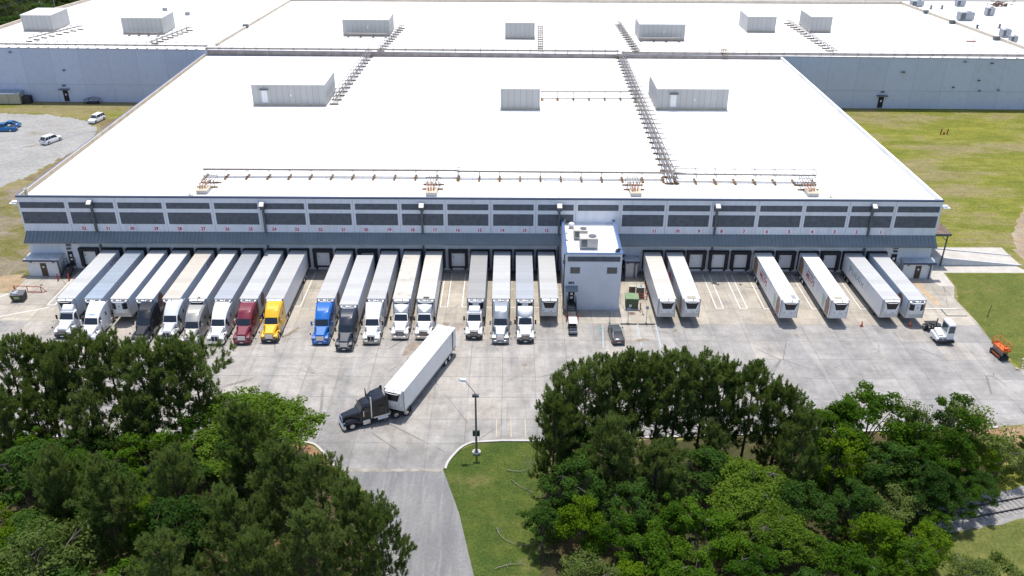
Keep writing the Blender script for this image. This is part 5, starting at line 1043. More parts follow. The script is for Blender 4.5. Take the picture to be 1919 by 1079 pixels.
# golf cart
gc = thing('golf_cart', 'white-roofed golf cart parked at the foot of the stairs to door 204', 'golf cart', (9.4, -18.5, 0), R(180))
MB().box(-.6, .6, -1.2, 1.2, .25, .42).loft([ring(-1.35, .3, .7, .5, .48, .06), ring(-.75, .3, .95, .6, .55, .08)]).build('body', BLACK, gc); bx('seat', mat('grey_vinyl', (.28, .29, .30), .5), gc, -.55, .55, .55, 1.0, .5, .66, bevel=.03)
MB().box(-.55, .55, 1.0, 1.1, .66, 1.05).box(-.55, .55, 1.15, 1.5, .45, .75).build('seat_back', mat('grey_vinyl', (.28, .29, .30), .5), gc)
mb = MB()
for s in (-1, 1): mb.bar((s * .55, -.7, .9), (s * .55, -.5, 1.85), .025, 5).bar((s * .55, 1.1, .6), (s * .55, 1.0, 1.85), .025, 5)
mb.build('roof_post', FRAME, gc); MB().loft([ring(-.75, 1.84, 1.92, .62, .6, .03), ring(.1, 1.86, 1.98, .64, .6, .04), ring(1.15, 1.84, 1.92, .62, .6, .03)]).build('roof', SIGNW, gc)
for s in (-1, 1):
    for yy in (-.85, .95): wheel(gc, s * .55, yy, .24, .2)

# scissor lift
sl = thing('scissor_lift', 'orange scissor lift lowered at the edge of the right lawn', 'scissor lift', (68.0, -24.7, 0), R(8))
bx('chassis', BLACK, sl, -.55, .55, -1.35, 1.35, .22, .62, bevel=.03); bx('side_box', ORANGE, sl, -.60, -.551, -.95, .95, .26, .56); bx('side_box', ORANGE, sl, .551, .60, -.95, .95, .26, .56)
mb = MB()
for k in range(4):
    z = .68 + k * .16
    for s in (-1, 1): mb.bar((s * .4, -1.1, z), (s * .4, 1.1, z + .12), .045, 4).bar((s * .32, 1.1, z), (s * .32, -1.1, z + .12), .045, 4)
mb.build('scissor_stack', mat('pale_steel', (.38, .37, .30), .5, .2), sl); bx('platform', ORANGE, sl, -.6, .6, -1.3, 1.3, 1.36, 1.46)
MB().box(-.6, -.57, -1.3, 1.3, 1.46, 1.62).box(.57, .6, -1.3, 1.3, 1.46, 1.62).box(-.57, .57, 1.27, 1.3, 1.46, 1.62).box(-.57, .57, -1.3, -1.27, 1.46, 1.62).build('toe_board', ORANGE, sl)
mb = MB()
for zz in (1.95, 2.45):
    for a, b in (((-.58, -1.28), (.58, -1.28)), ((.58, -1.28), (.58, 1.28)), ((.58, 1.28), (-.58, 1.28)), ((-.58, 1.28), (-.58, -1.28))): mb.bar((*a, zz), (*b, zz), .03, 5)
for x in (-.58, .58):
    for y in (-1.28, -.43, .43, 1.28): mb.bar((x, y, 1.46), (x, y, 2.45), .03, 5)
mb.build('guard_rail', ORANGE, sl); bx('control_box', ORANGE, sl, -.3, .25, -1.15, -.9, 1.47, 1.9)
for s in (-1, 1):
    for yy in (-.95, .95): wheel(sl, s * .6, yy, .24, .18, DKSTEEL)

# ================================================================== SMALL THINGS IN THE YARD
def bollard(x, y, label): t = thing('bollard', label, 'bollard', (x, y, 0), 0, 'red bollards by the left stairs'); MB().bar((0, 0, 0), (0, 0, 1.15), .12, 10).bar((0, 0, 1.15), (0, 0, 1.25), .12, 10, .05).build('post', RED, t); MB().bar((0, 0, 1.0), (0, 0, 1.06), .125, 10).build('band', mat('faded_red', (.5, .16, .13), .6), t)
bollard(-71.73, -3.65, 'red bollard left of the foot of the left stairs'); bollard(-69.98, -3.63, 'red bollard right of the foot of the left stairs')
t = thing('barrier_rail', 'long red pipe barrier behind the dumpster', 'barrier', (-74.6, -7.5, 0), R(-3))
mb = MB()
for x in (-2.2, -.1, 2.1): mb.bar((x, 0, 0), (x, 0, 1.0), .06, 6)
mb.bar((-2.2, 0, 1.0), (2.1, 0, 1.0), .06, 6).bar((-.1, 0, .08), (2.1, 0, .08), .05, 6).bar((2.1, 0, 1.0), (2.75, .3, .05), .05, 6).bar((-2.2, 0, 1.0), (-1.5, -.3, .05), .05, 6).bar((2.1, 0, .05), (2.75, .3, .05), .05, 6)
mb.build('rail', RED, t)
t = thing('dumpster', 'dark grey dumpster with rubbish on its lid at the left end of the yard', 'dumpster', (-74.7, -10.1, 0), R(8))
MB().loft([[(-.8, -.65, .15), (.85, -.65, .15), (.95, .65, .15), (-.8, .65, .15)], [(-1.0, -.75, 1.15), (.95, -.75, 1.15), (1.0, .75, 1.3), (-1.0, .75, 1.3)]]).build('bin', mat('dumpster_grey', (.055, .06, .06), .7, var=.3), t)
MB().hexa([(-1.02, -.78, 1.16), (.97, -.78, 1.16), (1.02, .78, 1.31), (-1.02, .78, 1.31), (-1.02, -.78, 1.2), (.97, -.78, 1.2), (1.02, .78, 1.35), (-1.02, .78, 1.35)]).build('lid', mat('lid_grey', (.09, .095, .10), .6, var=.3), t)
bx('sticker', mat('yellow_green_sticker', (.30, .36, .12), .6), t, -.45, .3, -.76, -.735, .55, .95); mb = MB()
rnd = random.Random(5)
for k in range(7): x = rnd.uniform(-.9, -.1); y = rnd.uniform(-.5, .4); mb.loft([[(x + r_ * math.cos(a), y + r_ * .8 * math.sin(a), z) for a in [k2 * math.pi / 3 for k2 in range(6)]] for r_, z in ((.22, 1.2), (.26, 1.36), (.1, 1.48))])
mb.build('rubbish', mat('rubbish_bags', (.42, .43, .46), .5, var=.4, scale=3), t)
for x in (-.7, .7): bx('skid', RUST, t, x - .08, x + .08, -.6, .6, 0, .149)
for x, y, lab in ((51.77, -16.82, 'orange traffic cone in front of the gap between docks 3 and 2'), (58.85, -16.7, 'orange traffic cone under the nose of the rightmost trailer')):
    t = thing('traffic_cone', lab, 'traffic cone', (x, y, 0), 0, 'traffic cones'); bx('base', BLACK, t, -.22, .22, -.22, .22, .012, .06); MB().bar((0, 0, .06), (0, 0, .9), .2, 12, .04).build('cone', mat('cone_orange', (.75, .09, .02), .5), t, True)
    MB().bar((0, 0, .45), (0, 0, .62), .128, 12, .095).build('sleeve', mat('cone_sleeve', (.75, .35, .25), .5), t)
t = thing('transformer_box', 'large green transformer box right of the office block', 'transformer', (18.75, -11.2, 0), R(-3))
bx('pad', CONC, t, -1.15, 1.15, -1.2, 1.2, .0, .15); bx('cabinet', GREENB, t, -.95, .95, -.9, .9, .151, 1.75, bevel=.04); MB().box(-1.0, 1.0, -.98, .98, 1.752, 1.85).build('lid', mat('transformer_lid', (.17, .26, .14), .5), t); bx('notice', SIGNW, t, -.42, -.05, -.93, -.902, .4, .85); MB().box(-.012, .012, -.915, -.902, .2, 1.7).build('door_seam', FRAME, t)
t = thing('transformer_box', 'smaller grey-green transformer behind the large green one', 'transformer', (20.45, -7.9, 0))
bx('cabinet', mat('grey_green_casing', (.13, .15, .12), .5), t, -.55, .55, -.5, .5, .1, 1.7, bevel=.04); MB().box(-.6, .6, -.55, .55, 1.702, 1.78).build('lid', mat('pale_lid', (.36, .38, .34), .5), t); MB().bar((.1, 0, 1.78), (.1, 0, 1.95), .15, 10).build('bushing', GALV, t)
MB().box(-.5, .5, -.4, .4, .0, .1).build('plinth', CONC, t)
t = thing('switchgear_box', 'brown-grey cabinet rack left of the smaller transformer', 'switchgear', (19.3, -7.4, 0)); MB().box(-.5, .45, -.25, .25, .1, 1.5).build('cabinet', mat('brown_grey_box', (.15, .12, .09), .6, var=.3), t); bx('hood', TAN, t, -.55, .5, -.32, .3, 1.502, 1.58); MB().box(-.45, -.35, -.2, .2, 0, .1).box(.3, .4, -.2, .2, 0, .1).build('foot', FRAME, t)
t = thing('guard_rail', 'red pipe guard rails around the smaller transformer', 'guard rail', (20.8, -8.9, 0)); mb = MB()
for x in (-.6, .6): mb.bar((x, 0, 0), (x, 0, 1.2), .08, 8)
mb.bar((-.6, 0, .95), (.6, 0, .95), .05).bar((-.6, 0, .45), (.6, 0, .45), .05).bar((.75, 2.4, 0), (.75, 2.4, 1.6), .08, 8).bar((-1.9, .3, .5), (-.6, 0, .5), .05); mb.build('rail', RED, t)
for x, y, hh, sg, lab in ((14.97, -16.3, 2.6, 1, 'thin sign post behind the dark grey sedan'), (17.63, -16.28, 2.6, 1, 'thin sign post behind the left dark wheel stop'), (20.33, -16.25, 2.9, 2, 'thin sign post behind the right dark wheel stop')):
    t = thing('sign_post', lab, 'sign', (x, y, 0), 0, 'parking sign posts in front of the office block'); MB().bar((0, 0, 0), (0, 0, hh), .035, 6).bar((0, 0, 0), (0, 0, .08), .16, 8).build('post', DKSTEEL, t)
    MB().box(-.22, .22, -.05, -.03, hh - .5, hh).build('sign_panel', mat('sign_blue_grey', (.25, .34, .45), .5), t)
for x, lab in ((17.72, 'dark wheel stop behind the dark grey sedan'), (20.38, 'dark wheel stop nearest the dock 11 trailer')):
    t = thing('wheel_stop', lab, 'wheel stop', (x, -16.58, 0), 0, 'wheel stops'); MB().prism([(-.1, .012), (.1, .012), (.06, .15), (-.06, .15)], 0, -1.2, 1.2).build('block', BLACK, t); MB().box(-.9, -.8, -.03, .03, .151, .16).box(.8, .9, -.03, .03, .151, .16).build('bolt', GALV, t)
t = thing('post', 'short rusty red post beside the green transformer', 'post', (19.87, -12.74, 0)); MB().bar((0, 0, 0), (0, 0, 1.4), .08, 8).bar((0, 0, 1.4), (0, 0, 1.45), .1, 8).build('pipe', mat('rusty_red', (.30, .06, .04), .7), t)
t = thing('leaning_post', 'thin dark leaning post right of the green transformer', 'post', (20.24, -13.76, 0)); MB().bar((0, 0, 0), (-.5, .3, 1.3), .05, 6).bar((0, 0, 0), (0, 0, .1), .14, 8).build('pipe', DKSTEEL, t)
struct(MB().bar((18.63, -13.34, .012), (18.63, -13.34, .022), .5, 20).build('manhole_cover', mat('manhole_iron', (.16, .11, .085), .8, var=.2)))
for i, (x, y) in enumerate(((33.4, -3.9), (37.0, -3.9), (39.6, -.4), (46.9, -.4), (54.2, -.3), (-73.7, -5.2))):
    struct(MB().bar((x, y, .012), (x, y, .022), .22, 10).build('drain_cover', FRAME))
# street lamp by the drive
t = thing('street_lamp', 'tall street lamp with a bent arm on the lawn corner by the drive', 'street lamp', (-3.43, -46.41, 0))
MB().bar((0, 0, 0), (0, 0, .18), .5, 16).build('footing', KERB, t); MB().bar((0, 0, .18), (0, 0, 8.35), .14, 10, .10).bar((0, 0, .18), (0, 0, .3), .26, 10).build('pole', mat('lamp_pole_grey', (.17, .18, .19), .5, .2), t, True)
MB().box(-.38, .38, -.16, .16, 7.9, 8.2).build('junction_box', DKSTEEL, t); bx('control_box', mat('green_black_box', (.05, .06, .05), .6), t, -.42, .42, .10, .30, 2.3, 3.05)
MB().tube([(0, 0, 8.3), (-.5, 0, 9.1), (-.95, 0, 9.75), (-1.15, 0, 10.05)], .045, 6).build('arm', GALV, t)
MB().loft([[(-1.05 + a, b, 10.0 - a * .12) for a, b in ((.1, 0), (0, -.22), (-.55, -.24), (-.85, 0), (-.55, .24), (0, .22))], [(-1.05 + a, b, 10.22 - a * .12) for a, b in ((.02, 0), (-.05, -.15), (-.5, -.17), (-.7, 0), (-.5, .17), (-.05, .15))]]).build('lamp_head', mat('lamp_head_pale', (.55, .60, .70), .4), t)
t = thing('street_lamp', 'street lamp at the lower drive, its pale head poking through the pines', 'street lamp', (-12.8, -66.9, 0)); MB().bar((0, 0, 0), (0, 0, 7.2), .12, 8, .09).build('pole', mat('lamp_pole_grey', (.17, .18, .19), .5, .2), t)
MB().tube([(0, 0, 7.2), (.9, .1, 7.9), (1.9, .3, 8.1)], .045, 6).build('arm', GALV, t); MB().loft([[(2.2 + a, .35 + b, 8.05) for a, b in ((.5, 0), (.2, -.22), (-.3, -.2), (-.5, 0), (-.3, .2), (.2, .22))], [(2.2 + a, .35 + b, 8.28) for a, b in ((.35, 0), (.15, -.15), (-.2, -.15), (-.35, 0), (-.2, .15), (.15, .15))]]).build('lamp_head', mat('lamp_head_pale', (.55, .60, .70), .4), t)
t = thing('marker_post', 'thin black post standing alone in the right lawn', 'post', (71.67, -13.72, 0)); MB().bar((0, 0, 0), (.15, 0, 1.9), .05, 6).bar((0, 0, 0), (0, 0, .1), .12, 6).build('pipe', BLACK, t)
t = thing('hydrant_guard', 'pair of red posts round a hydrant out on the grass', 'hydrant', (102.3, 73, 0)); MB().bar((-.7, 0, 0), (-.6, 0, 1.4), .13, 6).bar((.8, 0, 0), (.9, 0, 1.4), .13, 6).build('post', mat('dull_red', (.22, .04, .03), .6), t); MB().bar((.1, 0, 0), (.1, 0, .6), .18, 8).bar((-.2, 0, .4), (.4, 0, .4), .1, 6).build('hydrant', RED, t)
t = thing('storage_container', 'beige storage container against the rear wall at the left edge', 'container', (-128.4, wy(-128) - 1.6, 0)); bx('body', TAN, t, -3.2, 2.6, -1.2, 1.2, .15, 2.7); MB().hexa([(-3.3, -1.3, 2.6), (2.7, -1.3, 2.6), (2.7, 1.3, 2.9), (-3.3, 1.3, 2.9), (-3.3, -1.3, 2.75), (2.7, -1.3, 2.75), (2.7, 1.3, 3.1), (-3.3, 1.3, 3.1)]).build('roof', mat('grey_blue_sheet', (.27, .31, .36), .5), t); MB().box(-.4, -.36, -1.22, -1.201, .2, 2.6).build('door_seam', FRAME, t)
t = thing('generator', 'black generator at the right side of the beige container', 'generator', (-124.6, wy(-124) - 1.3, 0)); MB().box(-.9, .9, -.8, .8, .1, 1.9).build('housing', FRAME, t); MB().bar((.4, 0, 1.9), (.4, 0, 2.3), .12, 8).build('exhaust', DKSTEEL, t); MB().box(-.8, .8, -.6, .6, 0, .1).build('skid', DKSTEEL, t)
t = thing('steel_frame', 'arched black steel frame on the grass by the rear wall', 'frame', (-107.9, wy(-108) - 1.2, 0)); mb = MB()
for y in (-.7, .7): mb.tube([(-2.2, y, 0), (-1.8, y, 1.0), (0, y, 1.5), (1.8, y, 1.2), (2.2, y, 0)], .06, 5)
for x in (-1.8, -.6, .6, 1.8): mb.bar((x, -.7, 1.15), (x, .7, 1.15), .05, 5).bar((x, -.7, 0), (x, -.7, 1.2), .05, 5)
mb.build('frame', FRAME, t); bx('tray', FRAME, t, -1.6, 1.6, -.65, .65, .1, .4)
t = thing('stone_pile', 'low pile of pale rubble where the right lawn meets the yard', 'rubble', (71.3, -27.4, 0)); rnd = random.Random(9); mb = MB()
for k in range(70):
    x, y, s = rnd.gauss(0, 1.1), rnd.gauss(0, .5), rnd.uniform(.08, .3); q = MB(); a = rnd.uniform(0, 3); mb.loft([[(x + r_ * s * math.cos(a + i * 1.26), y + r_ * s * math.sin(a + i * 1.26), z) for i in range(5)] for r_, z in ((1, 0), (.8, s * .7), (.3, s))])
mb.build('stones', mat('pale_rubble', (.40, .36, .30), .9, var=.3, scale=3), t)

# ================================================================== TREES
def leaf_mat(name, a, b, trans=.3, rough=.8):
    m, n, l, bs = nt(name)
    oi = n.new('ShaderNodeObjectInfo'); g = n.new('ShaderNodeNewGeometry'); tc = n.new('ShaderNodeTexCoord')
    f = math_n(n, l, 'ADD', math_n(n, l, 'MULTIPLY', noise_n(n, l, tc.outputs['Object'], .55, 3, .6), .75), math_n(n, l, 'MULTIPLY', g.outputs['Random Per Island'], .45))
    f = math_n(n, l, 'ADD', f, math_n(n, l, 'MULTIPLY', math_n(n, l, 'SUBTRACT', oi.outputs['Random'], .5), .55))
    c = mix_n(n, l, ramp_n(n, l, f, .25, .95), a, b)
    l.new(c, bs.inputs['Base Color']); bs.inputs['Roughness'].default_value = rough; bs.inputs['Specular IOR Level'].default_value = .08
    t = n.new('ShaderNodeBsdfTranslucent'); l.new(mix_n(n, l, .35, c, (.45, .6, .05)), t.inputs[0])
    mx = n.new('ShaderNodeMixShader'); mx.inputs[0].default_value = trans; l.new(bs.outputs[0], mx.inputs[1]); l.new(t.outputs[0], mx.inputs[2])
    l.new(mx.outputs[0], n['Material Output'].inputs[0]); return m
PINE = leaf_mat('pine_needles', (.062, .100, .028), (.150, .200, .066), .36)
LEAF = leaf_mat('green_leaves', (.022, .062, .004), (.068, .138, .008), .32)
LEAFD = leaf_mat('dark_green_leaves', (.018, .050, .008), (.048, .100, .016), .28)
LEAFY = leaf_mat('yellow_green_leaves', (.060, .120, .004), (.130, .210, .008), .36)
LEAFS = leaf_mat('fresh_green_leaves', (.060, .115, .010), (.120, .195, .022), .38)
LEAFO = leaf_mat('olive_leaves', (.065, .10, .022), (.15, .19, .05), .3)
BARK = mat('pine_bark', (.075, .055, .042), .95, var=.35, scale=3, stretch=(1, 1, .3)); BARKG = mat('grey_bark', (.13, .115, .095), .95, var=.3, scale=3)
TWIG = mat('bare_twigs', (.22, .195, .16), .9, var=.2)

def mesh_from(v, f, name):
    me = bpy.data.meshes.new(name); me.from_pydata(v, [], f); return me
def rand_dir(r):
    z = r.uniform(-1, 1); a = r.uniform(0, 2 * math.pi); q = math.sqrt(1 - z * z); return Vector((q * math.cos(a), q * math.sin(a), z))
def tuft(v, f, p, d, r, n, ln, wd, spread):
    for _ in range(n):
        u = (d + rand_dir(r) * spread).normalized(); s = u.orthogonal().normalized(); s.rotate(Matrix.Rotation(r.uniform(0, 6.28), 3, u))
        L = ln * r.uniform(.7, 1.15); b = len(v); q = p + u * .04
        v += [tuple(q - s * wd * .5), tuple(q + s * wd * .5), tuple(q + u * L + s * wd * .25), tuple(q + u * L - s * wd * .25)]; f.append((b, b + 1, b + 2, b + 3))
def pine_mesh(seed, H=14., R0=3.4, lo=.36, nb=58, dens=1.0):
    r = random.Random(seed); v, f = [], []; tk = MB()
    px, py = r.uniform(-.4, .4), r.uniform(-.4, .4)
    def axis(t): return Vector((px * math.sin(t * 2.2), py * math.sin(t * 2.8), H * t))
    tk.tube([axis(i / 9) for i in range(10)], .20, 8, .03)
    for i in range(nb):
        t = lo + (1 - lo) * ((i + r.random()) / nb) ** .9 * .97; az = i * 2.399 + r.uniform(-.5, .5)
        k = (t - lo) / (1 - lo); prof = (math.sin(min(1, k * 1.5 + .28) * math.pi * .5) if k < .45 else 1) * (1 - max(0, (k - .45) / .55) ** 1.5 * .80)
        Lb = R0 * prof * r.uniform(.42, 1.22); up = .12 + .75 * k + r.uniform(-.15, .2)
        a = axis(t); d = Vector((math.cos(az), math.sin(az), up)).normalized(); pts = [a]
        for q in range(1, 6):
            dd = (d + Vector((0, 0, .08 * q)) + rand_dir(r) * .10).normalized(); pts.append(pts[-1] + dd * Lb / 5)
        tk.tube(pts, .055 * (1.25 - t), 4, .012)
        ntw = int((4 + Lb * 2.6) * dens)
        for w in range(ntw):
            s = .42 + .58 * (w + r.random()) / ntw; ii = min(4, int(s * 5)); p = pts[ii].lerp(pts[ii + 1], s * 5 - ii)
            td = (d * .55 + rand_dir(r) * .75 + Vector((0, 0, .35))).normalized(); tl_ = r.uniform(.35, .95) * (1.15 - .4 * s)
            sh = (td * .45 + Vector((0, 0, 1)) + rand_dir(r) * .25).normalized(); e = p + td * tl_ * .6
            for q in range(4): tuft(v, f, e + sh * (.16 * q), sh, r, 11, .36 - .04 * q, .052, .95 - .17 * q)
        tuft(v, f, pts[-1], d + Vector((0, 0, .6)), r, 14, .5, .085, .7)
    for q in range(8): tuft(v, f, axis(.93 + .07 * q / 7), Vector((0, 0, 1)), r, 14, .5, .085, .8)
    return mesh_from(v, f, 'crown'), tk
def broad_mesh(seed, H=10., Rx=3.4, zc=.60, zr=.40, clumps=64, leaves=120, ls=.20, flat=.0, cr=(.6, 1.15)):
    r = random.Random(seed); v, f = [], []; tk = MB(); base = Vector((0, 0, 0)); fork = Vector((r.uniform(-.3, .3), r.uniform(-.3, .3), H * .28))
    tk.tube([base, fork * .5 + Vector((.1, 0, 0)), fork], .17, 8, .12)
    limbs = []
    for i in range(7):
        az = i * .9 + r.uniform(-.3, .3); e = Vector((math.cos(az) * Rx * .55, math.sin(az) * Rx * .55, H * r.uniform(.6, .85))) if i else Vector((0, 0, H * .9))
        mid = fork.lerp(e, .5) + rand_dir(r) * .35; tk.tube([fork, mid, e], .085, 5, .025); limbs.append(e)
    for i in range(clumps):
        u = rand_dir(r)
        if u.z < -.55: u.z = -u.z * .5
        rad = r.uniform(.55, 1.0) ** .6
        lump = 1 + .22 * math.sin(3 * math.atan2(u.y, u.x) + seed) + .15 * math.sin(5 * u.z + seed)
        c = Vector((u.x * Rx * rad * lump, u.y * Rx * rad * lump, H * zc + u.z * H * zr * rad * (1 - flat * .5)))
        if i % 3 == 0: e = min(limbs, key=lambda q: (q - c).length); tk.tube([e, e.lerp(c, .6) + rand_dir(r) * .2, c], .03, 4, .008)
        R1 = r.uniform(*cr); nl = int(leaves * (R1 / .9) ** 2 * r.uniform(.75, 1.2))
        for _ in range(nl):
            q = rand_dir(r); rr = R1 * r.random() ** .45; p = c + Vector((q.x * rr, q.y * rr, q.z * rr * (.55 - .25 * flat)))
            nrm = (q * .5 + Vector((0, 0, .65)) + rand_dir(r) * .75).normalized(); s = nrm.orthogonal().normalized(); s.rotate(Matrix.Rotation(r.uniform(0, 6.28), 3, nrm)); w = nrm.cross(s)
            L = ls * r.uniform(.7, 1.35); b = len(v)
            v += [tuple(p - s * L), tuple(p + w * L * .5), tuple(p + s * L), tuple(p - w * L * .5)]; f.append((b, b + 1, b + 2, b + 3))
    return mesh_from(v, f, 'crown'), tk
MESH = {}
def reg(key, pair, leaf, bark):
    cm, tk = pair; cm.materials.append(leaf)
    to = tk.build('trunk', bark, None, True, 60); tm = to.data; bpy.data.objects.remove(to); MESH[key] = (cm, tm)
for i in range(7): reg(f'P{i}', pine_mesh(11 + i, 14, (4.0, 3.7, 4.3, 3.4, 4.2, 4.4, 3.9)[i], (.28, .38, .24, .36, .14, .40, .30)[i], (64, 54, 70, 54, 96, 52, 60)[i], 1.05), PINE, BARK)
reg('Q0', pine_mesh(31, 9, 3.3, .08, 90, 1.1), PINE, BARK)
for i in range(3): reg(f'B{i}', broad_mesh(41 + i, 10, (3.3, 3.0, 3.7)[i], .60, .38, (58, 52, 62)[i], 190, .155, 0, (.5, 1.05)), LEAF, BARKG)
for i in range(2): reg(f'D{i}', broad_mesh(51 + i, 10, 3.4, .58, .40, 62, 190, .155, 0, (.5, 1.05)), LEAFD, BARKG)
for i in range(2): reg(f'Y{i}', broad_mesh(61 + i, 9, (2.4, 2.9)[i], .58, .40, 60, 150, .14, 0, (.5, .95)), LEAFY, BARKG)
reg('S0', broad_mesh(71, 9, 4.9, .66, .27, 290, 105, .16, .6, (.5, 1.0)), LEAFS, BARKG)
reg('O0', broad_mesh(81, 8, 2.4, .55, .42, 64, 90, .13, 0, (.5, .9)), LEAFO, BARKG)
reg('T0', broad_mesh(91, 11, 2.0, .62, .36, 30, 60, .15, 0, (.45, .8)), LEAFO, BARKG)
TNAME = dict(P='pine_tree', Q='pine_tree', B='broadleaf_tree', D='broadleaf_tree', Y='broadleaf_tree', S='broadleaf_tree', O='bushy_tree', T='sapling_tree')
def tree(key, x, y, H, label, group, wide=1.0, rz=None, tilt=0):
    h0 = {'P': 14, 'Q': 9, 'B': 10, 'D': 10, 'Y': 9, 'S': 9, 'O': 8, 'T': 11}[key[0]]; r = random.Random(label)
    t = thing(TNAME[key[0]], label, 'tree', (x, y, -.05), r.uniform(0, 6.28) if rz is None else rz, group); s = H / h0; t.scale = (s * wide, s * wide, s)
    t.rotation_euler.x = tilt
    for nme, me in zip(('crown', 'trunk'), MESH[key]): o = bpy.data.objects.new(nme, me); C.objects.link(o); o.parent = t
    return t
LG, RG = 'trees left of the drive', 'trees right of the drive'
